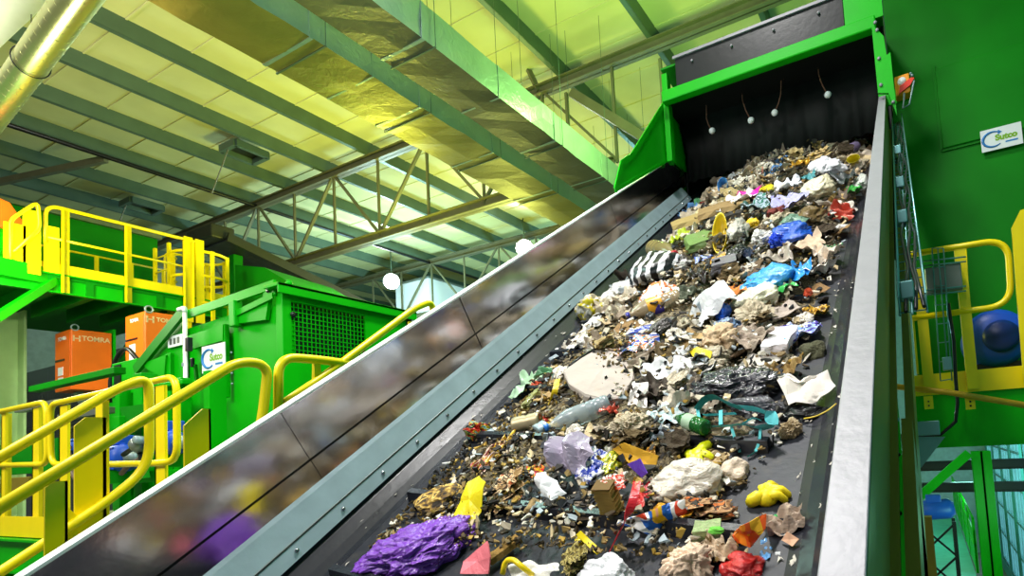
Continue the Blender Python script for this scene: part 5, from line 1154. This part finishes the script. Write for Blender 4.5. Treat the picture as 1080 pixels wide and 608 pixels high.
bottle(745, 452, 712, 440, 9, mat('green_glass', '1f6a2c', .15, 0, .05, trans=.3), pl('c8d8c8'), 'dark green bottle lying behind the lime glove', mat('clear_label', 'a8c4a8', .3), .05)
P_('beige_scraps', 'bundle', 662, 440, 40, 26, mat_print('bs', ['b09878', '5a4830', 'd8c4a4', '8a7050'], 4, .8), 'beige torn scraps in front of the clear bottle base', 'paper', .6, 20)
P_('orange_peel', 'lump', 648, 455, 14, 10, cl('d89a20'), 'orange peel left of the two on the cleat', 'peel', .7, 0, 1)
P_('orange_peel', 'lump', 667, 457, 14, 12, cl('d09418'), 'orange peel right of the two on the cleat', 'peel', .7, 0, 5)
P_('white_stone', 'lump', 659, 451, 12, 12, pa('d8ccc0'), 'round whitish lump between the two orange peels', 'lump', .8, 0, 2)
P_('grey_film', 'film', 693, 452, 18, 24, pl('5a6470', .3), 'dark blue-grey film above the cleat left of the green bottle', 'film', .6, -30, 2)
# teal strap harness
th_ = thing('teal_strap_tangle', 'tangle of teal fabric straps lying before the black bag', 'straps', at(770, 440, N=-H + .06))
TL, TD = cl('62c4cc'), cl('379a98')
def strap(pts, wpx, hs, ma, nm):
    P = roundpath([at(a, b, N=-H + h) for (a, b), h in zip(pts, hs)], .5, 5); ww = wpx * P[0].dot(CF) / FPX / 2; V = []
    for i, p in enumerate(P):
        t = (P[min(i + 1, len(P) - 1)] - P[max(i - 1, 0)]).normalized(); up = (UN * .8 - UU * .6).normalized(); s = t.cross(up).normalized(); s = s.cross(t).normalized() if abs(t.dot(UX)) > .6 else s
        V += [p - s * ww, p + s * ww, p + s * ww - up * .004, p - s * ww - up * .004]
    n_ = len(P); w = MB(); w.add(V, [(4 * i + k, 4 * i + (k + 1) % 4, 4 * i + 4 + (k + 1) % 4, 4 * i + 4 + k) for i in range(n_ - 1) for k in range(4)] + [(0, 1, 2, 3), (4 * n_ - 1, 4 * n_ - 2, 4 * n_ - 3, 4 * n_ - 4)]); w.build(nm, ma, th_)
strap([(735, 432), (742, 421), (754, 418), (768, 426), (782, 431)], 13, [.07, .1, .11, .1, .08], TD, 'wide_strap')
strap([(782, 430), (800, 432), (813, 438), (815, 448), (800, 452)], 13, [.09, .1, .1, .08, .06], TL, 'wide_strap')
strap([(735, 428), (737, 442), (742, 449), (755, 450), (770, 449), (782, 447), (800, 452)], 3.5, [.07, .07, .06, .07, .08, .07, .06], TL, 'narrow_strap')
strap([(742, 438), (760, 437), (776, 436)], 5, [.08, .09, .09], TL, 'narrow_strap')
strap([(760, 433), (760, 448)], 4, [.1, .08], TL, 'narrow_strap')
strap([(802, 452), (801, 465), (797, 477), (788, 482)], 3, [.06, .04, .015, .01], TL, 'tail')
strap([(771, 450), (775, 463), (780, 477)], 3, [.07, .04, .01], TL, 'tail')
strap([(783, 447), (795, 440), (803, 444)], 3, [.08, .09, .08], TL, 'narrow_strap')
# black bags
P_('black_bag', blob_mesh(61, 6, .24, .28, .3, True, 1.7), 774, 400, 98, 44, pl('2b2a33', .18), 'large shiny black rubbish bag across the middle of the belt', 'bag', .5, -8)
P_('black_bag', blob_mesh(62, 5, .17, .28, .3, True, 1.7), 796, 423, 64, 26, pl('3a3742', .2), 'smaller dark grey-black bag in front of the large black bag, behind the teal straps', 'bag', .6, -12)
poly_piece('white_board_sheet', [(818, 398), (842, 402), (872, 389), (882, 410), (862, 423), (834, 429)], [.06, .1, .07, .05, .05, .05], pa('e4dcd4'), 'dirty white sheet at the right end of the large black bag', 'sheet', .025, 9, .003, .02, 8)
P_('black_pouch', 'bag', 846, 431, 54, 22, pl('15151a', .14), 'glossy black pouch with a yellow edge under the dirty white sheet', 'pouch', .6, 8, 3)
loop('yellow_edging', [(848, 442), (860, 440), (874, 433), (882, 426)], .8, pl('d8b830', .35), 'thin yellow edging along the glossy black pouch', 'edging', [.02, .03, .04, .05])
P_('crumpled_cup', 'ball', 832, 449, 26, 26, mat('brown_film', 'a5906e', .35, 0, .3, 5, .3, 10), 'brownish crumpled film ball below the glossy black pouch', 'film', .8, 0, 5)
P_('dirt_smear', 'card', 812, 475, 70, 22, pa('8a8478'), 'flat soiled cardboard lying on the belt below the teal straps', 'cardboard', .06, -8, 5)
# ---------------- middle
poly_piece('yellow_plate', [(727, 371), (735, 366), (751, 371), (749, 378), (733, 379)], [.08, .1, .1, .08, .07], pl('e6cf1a', .4), 'small yellow plastic plate left above the large black bag', 'plate', .003, 25)
P_('milk_carton', 'carton', 821, 357, 32, 30, mat_print('milk', ['eae6ec', 'e2dade', 'eae6ec', '2a86cc'], 1.3, .45), 'white and blue drink carton in the middle right of the belt', 'carton', .5, -8, 2)
P_('purple_pouch', 'film', 846, 346, 42, 28, mat_print('ppouch', ['8ab4ec', '5a3ab0', 'b8d4f4', '3a2a9a', 'e8e8f4'], 2.6, .3), 'light blue and purple pouch right of the drink carton', 'pouch', .55, 30, 2)
P_('dark_green_pad', 'lump', 856, 366, 30, 24, cl('4a4a34'), 'dark olive pad below the blue and purple pouch', 'pad', .6, -15, 3)
P_('brown_carton', 'crumple', 828, 385, 34, 28, pa('8a6f3e'), 'brown crumpled carton right above the large black bag', 'carton', .7, 60)
P_('fabric_bundle', 'drape', 789, 352, 40, 38, cl('9a8a7c'), 'grey-brown gathered fabric left of the drink carton', 'cloth', .6, 40, 1)
P_('beige_bundle', 'cloth', 757, 352, 44, 34, cl('c2a888'), 'beige gathered fabric left of the grey-brown one', 'cloth', .6, 10, 5)
P_('white_cardboard', 'card', 800, 373, 46, 15, pa('c9c2ba'), 'long whitish cardboard strip below the grey-brown fabric', 'cardboard', .35, -25, 2)
P_('denim_pack', 'bag', 766, 339, 34, 24, mat_print('jean', ['2a3f66', '8aa0c0', '1c2640', '5a7aa0'], 3, .6), 'dark blue crumpled pack below the red and blue bottle top', 'pack', .6, -20, 4)
P_('blue_bottle_top', 'lump', 761, 324, 17, 18, pl('1f5ad0', .25), 'bright blue bottle top standing out left of the cream bag', 'bottle top', .9, 0, 2)
P_('plastic_disc', 'lump', 755, 320, 9, 9, pl('e03a1c', .25), 'red cap touching the bright blue bottle top', 'cap', .9, 0, 3)
poly_piece('white_sheet', [(722, 330), (735, 309), (765, 300), (778, 312), (762, 327), (740, 346)], [.1, .16, .17, .14, .12, .08], pl('d9d9de', .4), 'large bright white crumpled film left of the cream bag', 'film', .06, 21, .003, .03, 7)
P_('grey_box', 'carton', 762, 277, 30, 16, pl('6e6a72', .5), 'grey open box behind the white film', 'box', .6, 12, 5)
P_('light_blue_bag', blob_mesh(71, 5, .15, .3, .3, True, 1.5), 808, 292, 62, 32, pl('3a9ae0', .25), 'light blue plastic bag in the middle of the heap', 'bag', .6, 10)
P_('blue_bag_tail', 'film', 842, 288, 22, 34, pl('2a8fe0', .25), 'upright tail of blue film at the right end of the light blue bag', 'film', .9, 0, 3)
P_('cream_bag', 'bag', 794, 311, 54, 28, pl('d8d4b8', .3), 'cream bag below the light blue bag', 'bag', .6, 8, 0)
P_('green_film_strip', 'film', 811, 299, 24, 30, pl('2fae4a', .28), 'green film strip between the light blue and cream bags', 'film', .6, 50, 5)
P_('cream_knot', 'crumple', 822, 300, 26, 20, pl('c8c0a0', .35), 'cream knotted film right of the green film strip', 'film', .7, 0, 2)
P_('orange_fabric', 'sheet', 772, 302, 26, 16, pa('d8843a'), 'orange strip of fabric left of the light blue bag', 'strip', .5, 20, 1)
P_('grey_cardboard', 'card', 812, 324, 54, 16, pa('a89a90'), 'long grey-brown cardboard slanting below the cream bag', 'cardboard', .4, 30, 0)
P_('striped_bag', blob_mesh(73, 5, .12, .2, .32, True, 1.3), 692, 291, 54, 34, mat('black_film2', '26242a', .25, 0, .2), 'black bag left edge piece with white stripes', 'bag', .6, 0)
# striped bag gets its stripes from a wave texture
M = bpy.data.materials.new('striped_film'); M.use_nodes = True; nt = M.node_tree; b = nt.nodes['Principled BSDF']; b.inputs['Roughness'].default_value = .35
tc = nd(nt, 'ShaderNodeTexCoord'); wv = nd(nt, 'ShaderNodeTexWave'); wv.bands_direction = 'X'; wv.inputs['Scale'].default_value = 1.6; wv.inputs['Distortion'].default_value = .6
rp_ = nd(nt, 'ShaderNodeValToRGB'); rp_.color_ramp.interpolation = 'CONSTANT'; rp_.color_ramp.elements[0].color = (*lin('1c1a20'), 1); rp_.color_ramp.elements[1].color = (*lin('e8e4ea'), 1); rp_.color_ramp.elements[1].position = .55
nt.links.new(tc.outputs['Object'], wv.inputs['Vector']); nt.links.new(wv.outputs['Color'], rp_.inputs['Fac']); nt.links.new(rp_.outputs['Color'], b.inputs['Base Color'])
for o in C.objects:
    if o.name.startswith('striped_bag'): o.data.materials[0] = M; o['label'] = 'black bag with white stripes near the left edge of the belt'
P_('crushed_jar', 'bag', 624, 330, 36, 24, mat_print('jar', ['e4e0d4', 'c8b81a', 'b8ae9c', 'e8e4dc'], 2, .35), 'whitish jar scrap with a yellow patch at the left belt edge', 'jar', .8, 0, 3)
P_('blue_white_box', 'carton', 672, 348, 30, 10, mat_print('bwb', ['e8e8f0', '2a3a9a', 'f0f0f4'], 2, .4), 'flat white box with a dark blue stripe above the white board', 'box', .6, 5, 1)
P_('printed_wrapper', 'film', 672, 361, 46, 24, mat_print('bwo', ['2a4ab0', 'e8e8ee', 'e06a2a', '3aa8c8', 'f0f0f4'], 3, .3), 'blue, white and orange wrapper just above the white board', 'wrapper', .4, 10, 5)
bottle(718, 315, 661, 334, 11, mat('amber_plastic', 'cbb594', .2, 0, .1, trans=.5), pl('3a3aa0', .3), 'pale bottle with a violet and orange wrapper in the left middle of the heap', mat_print('violet', ['3a2a9a', 'e8a020', '4a3ab0'], 2, .35), .07)
P_('white_orange_bag', 'bag', 694, 314, 44, 28, mat_print('wob', ['e6e2e4', 'e07a4a', 'eceaec', 'e6e2e4'], 1.6, .35), 'white bag with an orange stripe behind the pale bottle', 'bag', .6, 15, 2)
P_('plastic_stopper', 'lump', 684, 332, 13, 9, pl('22242a'), 'small black cap in front of the pale bottle', 'cap', .8)
bottle(688, 262, 712, 268, 9, mat('brown_plastic', '9a8a5a', .25, 0, .1, trans=.4), pl('d8384a', .3), 'brownish bottle end with a round red cap near the left side of the heap', None, .1)
P_('green_carton', 'carton', 738, 259, 32, 18, pl('6f8a4a', .45), 'flattened sage green carton right of the red-capped bottle', 'carton', .4, 20, 4)
P_('lime_scrap', 'film', 719, 259, 14, 20, pl('a8b820', .35), 'lime scrap between the red-capped bottle and the sage carton', 'film', .8, 0, 2)
P_('royal_blue_bag', blob_mesh(81, 5, .15, .3, .3, True, 1.5), 834, 243, 46, 24, pl('1a4fb8', .25), 'royal blue plastic bag in the upper middle of the heap', 'bag', .6, 25)
P_('blue_ball', 'ball', 818, 249, 18, 15, pl('1f4ad8', .3), 'vivid blue crumpled film at the lower left of the royal blue bag', 'film', .8, 0, 4)
P_('yellow_pot', tub_mesh(), 763, 251, 16, 22, pl('e6c81a', .35), 'yellow plastic pot left of the pale crumpled bag', 'pot', 1.0, 0, tilt=40)
P_('yellow_pouch', 'bag', 791, 235, 18, 10, pl('e0b81c', .35), 'yellow pouch above the pale crumpled bag', 'pouch', .6, 20, 1)
P_('pale_bag', 'bag', 778, 246, 24, 24, pl('b9b4a8', .3), 'pale grey bag right of the yellow pot', 'bag', .8, 0, 2)
P_('white_round_bag', 'ball', 803, 248, 24, 18, pl('dcd8d4', .35), 'white rounded bag left of the vivid blue film', 'bag', .8, 0, 1)
P_('beige_paper_wad', 'crumple', 846, 254, 44, 26, pa('c4ac94'), 'large beige crumpled paper below the royal blue bag', 'paper', .65, 10, 2)
P_('grey_bag', 'drape', 818, 268, 36, 26, pl('a89c90', .4), 'taupe gathered bag above the light blue bag', 'bag', .7, 0, 2)
P_('white_crumple', 'crumple', 873, 268, 28, 22, pa('d8c8b8'), 'whitish crumpled paper at the right side above the blue tail', 'paper', .7, 20, 5)
P_('gold_wrapper', 'film', 862, 325, 26, 18, mat_print('goldw', ['c8951e', '6a4a18', 'e0b030', '8a6a28'], 3, .35), 'gold-brown torn wrapper at the right belt edge', 'wrapper', .6, 30, 2)
P_('red_orange_scrap', 'lump', 851, 304, 10, 10, pl('e04a1e', .35), 'small red-orange scrap at the right of the heap', 'scrap', .8)
poly_piece('magenta_bag', [(772, 213), (780, 203), (805, 197), (801, 206), (788, 212)], [.2, .26, .27, .23, .2], pl('f01ea8', .3), 'vivid magenta film near the left of the upper heap', 'film', .05, 13, .003, .02, 6)
P_('blue_cup', tub_mesh(), 767, 208, 11, 11, pl('3a86c8', .35), 'small blue cup left of the magenta film', 'cup', 1.0, 0, tilt=50)
P_('plastic_disc', 'lump', 810, 201, 15, 9, pl('e6d01a', .35), 'yellow lid right of the magenta film', 'lid', .5, 20)
P_('lilac_cloth', 'drape', 833, 211, 40, 22, cl('a8a4d4'), 'lilac blue folded cloth in the upper heap', 'cloth', .5, 10, 3)
P_('white_cloth', 'drape', 832, 196, 30, 16, pl('e2e2ee', .45), 'white cloth just above the lilac one', 'cloth', .6, 10, 4)
P_('cream_sack', 'bag', 862, 199, 38, 26, pl('ddd2b4', .4), 'cream plump sack right of the lilac cloth', 'bag', .7, 0, 4)
P_('white_sack', 'bag', 873, 178, 40, 22, pl('dedbe2', .4), 'white plump sack at the top of the heap', 'bag', .7, 0, 5)
P_('dark_grey_bag', 'drape', 888, 190, 28, 22, pl('3f4448', .3), 'dark grey gathered bag right of the cream sack', 'bag', .7, 20, 6)
P_('tan_paper', 'bundle', 862, 165, 30, 12, pa('b59a68'), 'tan paper layers behind the white sack', 'paper', .6, 20)
P_('gold_foil', 'film', 843, 178, 20, 14, mat('gold_foil', 'b8862a', .3, .6, .2), 'golden foil left of the white sack', 'foil', .7, 0, 3)
P_('teal_film_wad', 'crumple', 850, 186, 20, 12, pl('3f8a94', .35), 'teal film wad between the gold foil and the cream sack', 'film', .7, 0, 2)
P_('yellow_tub', tub_mesh(), 901, 171, 13, 10, pl('d8c81a', .35), 'yellow tub at the upper right of the heap', 'tub', 1.0, 0, tilt=60)
P_('pink_bottle_end', can_mesh(), 900, 160, 12, 9, pl('8a7aa0', .4), 'dusky lilac bottle end above the yellow tub', 'bottle', .9, 60)
P_('green_leaf_film', 'film', 901, 204, 16, 12, pl('2f9a3a', .35), 'green film scrap at the upper right edge of the heap', 'film', .6, 0, 2)
P_('white_side_bag', 'bag', 908, 198, 16, 18, pl('cfd2cc', .4), 'white bag touching the right rail in the upper heap', 'bag', .7, 0, 1)
P_('teal_jeans', 'drape', 797, 220, 30, 22, mat_print('tj', ['2a6a5a', '9aa8b8', '1c4a44', 'b0bcc8'], 3, .7), 'green and grey striped cloth below the magenta film', 'cloth', .6, 15, 2)
P_('maroon_cloth', 'cloth', 817, 223, 20, 14, cl('6a2a24'), 'maroon cloth right of the green and grey cloth', 'cloth', .6, 0, 1)
P_('white_tissue', 'drape', 786, 214, 34, 14, pa('dcd6d6'), 'whitish tissue directly below the magenta film', 'tissue', .6, 25, 4)
P_('wood_board', 'stick', 765, 226, 54, 12, cl('8a7048'), 'tan wooden board at the left of the upper heap', 'board', .4, 12, 3)
P_('dark_plank', 'stick', 768, 233, 36, 7, cl('2e2a26'), 'dark plank lying beside the tan wooden board', 'plank', .6, 12, 2)
P_('wood_board', 'stick', 735, 240, 50, 10, cl('9a8450'), 'ochre wooden board near the left edge above the sage carton', 'board', .4, 22, 5)
P_('brown_bag', 'bag', 852, 225, 34, 20, pl('6a5230', .4), 'brown film bag right of the maroon cloth', 'bag', .6, 0, 3)
P_('green_translucent_bag', 'bag', 836, 230, 34, 18, pl('6a8a78', .25), 'grey-green translucent bag over the royal blue bag', 'bag', .6, 0, 6)
P_('dark_bag', 'crumple', 738, 288, 26, 24, pl('2a2020', .3), 'dark brown-black bag right of the striped bag', 'bag', .8, 0, 4)
P_('blue_wrapper', 'film', 742, 272, 20, 10, mat_print('bluew', ['2a4ac0', 'b8c8f0', '1c3090'], 3, .3), 'small blue wrapper above the dark brown-black bag', 'wrapper', .5, 15, 2)
P_('orange_wrapper', 'film', 755, 272, 26, 12, pl('d89a2a', .35), 'orange-tan wrapper right of the small blue wrapper', 'wrapper', .5, 25, 3)
P_('olive_cloth', 'crumple', 727, 308, 26, 18, cl('5a5f4e'), 'dark olive cloth left of the white film', 'cloth', .7, 0, 3)
P_('navy_ball', 'crumple', 791, 262, 18, 14, pl('1c2a4a', .4), 'navy crumpled film above the light blue bag', 'film', .8, 0, 1)
P_('black_hole_bag', 'bag', 776, 264, 26, 18, pl('18181c', .3), 'black film left of the navy film', 'film', .6, 0, 2)

# ---------------- filling pieces, each an object of its own
KEEP += [(635, 395, 80, 60), (648, 528, 26, 36), (610, 440, 74, 28), (775, 448, 84, 62), (690, 325, 60, 22), (728, 446, 36, 18), (700, 265, 26, 16)]
def topx(p): d = Vector((p.dot(CR), p.dot(CD), p.dot(CF))); return d.x / d.z * FPX + 540 + SX, d.y / d.z * FPX + 304 + SY
FILL = [('paper_scrap', 'crumple', 'paper', ['cdbfae', 'a99a88', 'e0dad0', 'bfa888', '8f8272']), ('film_scrap', 'film', 'film', ['d9d9dc', '9fa6aa', 'c7bda6', '6a6258', '2c2a2c', 'b89a5a', '4a7ab0', 'c0402a', '4a8a5a']),
        ('torn_card', 'card', 'cardboard', ['8a6a40', 'a88a5c', '5a4630', 'c2ac86']), ('cloth_scrap', 'drape', 'cloth', ['9a8c7c', '6f6256', 'c4b49c', '4a4038']),
        ('crumpled_sheet', 'sheet', 'paper', ['d6cec2', 'b0a28c', 'e6e4e2', '94866e']), ('layered_scrap', 'bundle', 'paper', ['5c4a2c', '3c3020', '8a7444', 'a89466', 'c8bca8']), ('paper_ball', 'ball', 'paper', ['d8d0c4', 'b4a68e']), ('bag_scrap', 'bag', 'film', ['d0ccc8', '4c4644', 'a89c84'])]
CN = {'cdbfae': 'pale beige', 'a99a88': 'greyish beige', 'e0dad0': 'off-white', 'bfa888': 'sand-coloured', '8f8272': 'dull grey-brown', 'd9d9dc': 'whitish', '9fa6aa': 'blue-grey', 'c7bda6': 'cream', '6a6258': 'smoky brown', '2c2a2c': 'black', 'b89a5a': 'ochre',
      '8a6a40': 'brown', 'a88a5c': 'light brown', '5a4630': 'dark brown', 'c2ac86': 'pale tan', '9a8c7c': 'taupe', '6f6256': 'brown-grey', 'c4b49c': 'light beige', '4a4038': 'very dark', 'd6cec2': 'ivory', 'b0a28c': 'soiled beige', 'e6e4e2': 'bright white', '94866e': 'muddy grey', '5c4a2c': 'earth-brown', '3c3020': 'blackish brown', '8a7444': 'mustard-brown', 'a89466': 'straw-coloured', 'c8bca8': 'pale', 'd8d0c4': 'light', 'b4a68e': 'drab beige', '4a7ab0': 'blue', 'c0402a': 'red', '4a8a5a': 'green', 'd0ccc8': 'light grey', '4c4644': 'dark grey', 'a89c84': 'murky beige'}
rnd = random.Random(77); cnt = 0
for k in range(860):
    u = 1.62 + 5.9 * rnd.random() ** 1.05; l, r = lerp_tab(LB, u), lerp_tab(RB_, u); x = l + .06 + (r - l - .12) * rnd.random()
    if u < 2.15 and x < -1.15 and rnd.random() < .75: continue
    if u < 2.9 and x < -1.35 and rnd.random() < .6: continue
    qx, qy = topx(bp(x, u, -H + heap(x, u) + .03))
    if any(w_ * h_ > (330 if u < 3 else 130) and ((qx - a_) / (w_ * .5)) ** 2 + ((qy - b_) / (h_ * .5)) ** 2 < .85 for a_, b_, w_, h_ in KEEP): continue
    nm, kd, cat, cols = rnd.choice(FILL); ci = rnd.choice(cols)
    vs = variants(kd); me0 = rnd.choice(vs)
    s = rnd.uniform(.06, .17) * (1 + .11 * (u - 1.6)); sx_, sy_, sz_ = s * rnd.uniform(.8, 1.4), s * rnd.uniform(.7, 1.2), s * rnd.uniform(.35, .65)
    if kd in ('card', 'sheet'): sz_ *= .55
    ma = pl(ci, .32) if kd in ('film', 'bag') else (pa(ci) if kd in ('crumple', 'ball', 'sheet', 'card') else cl(ci))
    o = bpy.data.objects.new(nm, me0); C.objects.link(o)
    if not me0.materials: me0.materials.append(ma)
    o.material_slots[0].link = 'OBJECT'; o.material_slots[0].material = ma
    o.matrix_world = Matrix.Translation(bp(x, u, -H + heap(x, u) - .012) + OFF) @ BASIS.to_4x4() @ Matrix.Rotation(rnd.uniform(0, 6.28), 4, 'Z') @ Matrix.Rotation(rnd.uniform(-.5, .5), 4, 'X') @ Matrix.Rotation(rnd.uniform(-.4, .4), 4, 'Y') @ Matrix.Diagonal((sx_, sy_, sz_, 1))
    band = 'lower third' if u < 2.6 else ('middle third' if u < 4.4 else 'upper third'); side = 'left half' if x < -1.1 else 'right half'
    tag(o, '%s %s lying in the %s of the heap, %s' % (CN[ci], nm.replace('_', ' '), band, side), cat, '%s %ss in the %s, %s' % (CN[ci], nm.replace('_', ' '), band, side)); cnt += 1

# ================================================================== LIGHT
def area(name, loc, target, size, power, col=(1, 1, 1), sy=None):
    l = bpy.data.lights.new(name, 'AREA'); l.energy = power; l.size = size; l.color = col
    if sy: l.shape = 'RECTANGLE'; l.size_y = sy
    o = bpy.data.objects.new(name, l); C.objects.link(o); o.location = Vector(loc) + OFF
    o.rotation_euler = (Vector(target) - Vector(loc)).to_track_quat('-Z', 'Y').to_euler(); return o
def point(name, loc, power, col, r=.3):
    l = bpy.data.lights.new(name, 'POINT'); l.energy = power; l.color = col; l.shadow_soft_size = r
    o = bpy.data.objects.new(name, l); C.objects.link(o); o.location = Vector(loc) + OFF; return o
o = area('hall_lamp_belt', (-1.5, 2.6, 6.9), (-1.1, 2.4, .3), .8, 258, (1, .98, .96)); o.data.spread = R(120)
area('fill_front', (-2.0, -2.5, 5.5), (-1.2, 3, .5), 1.5, 90, (1, .98, .95)).data.spread = R(100)  # unseen fill light from behind the eye
area('fill_left', (-5.5, -2.5, 4.8), (-7.5, 4, .8), 1.5, 560, (1, .98, .9))  # added fill for the left machines, no fixture
area('fill_platform', (-8.5, -1.5, 6.0), (-11.5, 4, 3), 1.2, 260, (1, .98, .9))  # added fill brightening the high platform, no fixture
point('roof_fill_yellow', (-9.5, 8.5, 3.2), 720, (.95, 1, .12), .5)  # added light for the yellow-green bounce under the roof
point('roof_fill_left', (-10.5, 2.6, 2.9), 330, (1, .97, .72), .5)  # added light brightening the left part of the roof
point('roof_fill_green', (-2.9, 7.2, 4.7), 430, (.5, 1, .25), .5)  # added green light tinting the roof near the hood
point('roof_fill_far', (-14.6, 13.4, 4.4), 1100, (.5, .9, 1), .6)  # added bluish light for the far roof and the cabin front
point('roof_fill_mid', (-9.0, 12.2, 3.6), 520, (.9, 1, .2), .5)  # second added yellow light, tints the roof behind the near truss
point('roof_fill_cyan', (-8.0, 18.5, 4.2), 900, (.35, .85, 1), .6)  # added light giving the farthest roof its cyan tint
point('duct_fill', (-3.2, 2.8, 2.6), 120, (.6, 1, .85), .4)  # added light brightening the duct sides, no lamp there
point('duct_fill_gold', (-7.6, 3.0, 3.0), 60, (1, .8, .2), .4)  # added warm light gilding the lower duct
point('corridor_fill', (.8, 17, -1.0), 110, (.35, 1, .85), .4)  # added light tinting the far corridor turquoise
point('corridor_fill_near', (1.0, 10, -1.5), 50, (.35, 1, .6), .4)  # added green fill for the near end of the corridor
W = bpy.data.worlds.new('hall_air'); SC.world = W; W.use_nodes = True
W.node_tree.nodes['Background'].inputs[0].default_value = (.75, .85, .8, 1); W.node_tree.nodes['Background'].inputs[1].default_value = .3
SC.view_settings.view_transform = 'Standard'; SC.view_settings.look = 'None'; SC.view_settings.gamma = 1; SC.view_settings.use_curve_mapping = False
SC.view_settings.exposure = 0.0
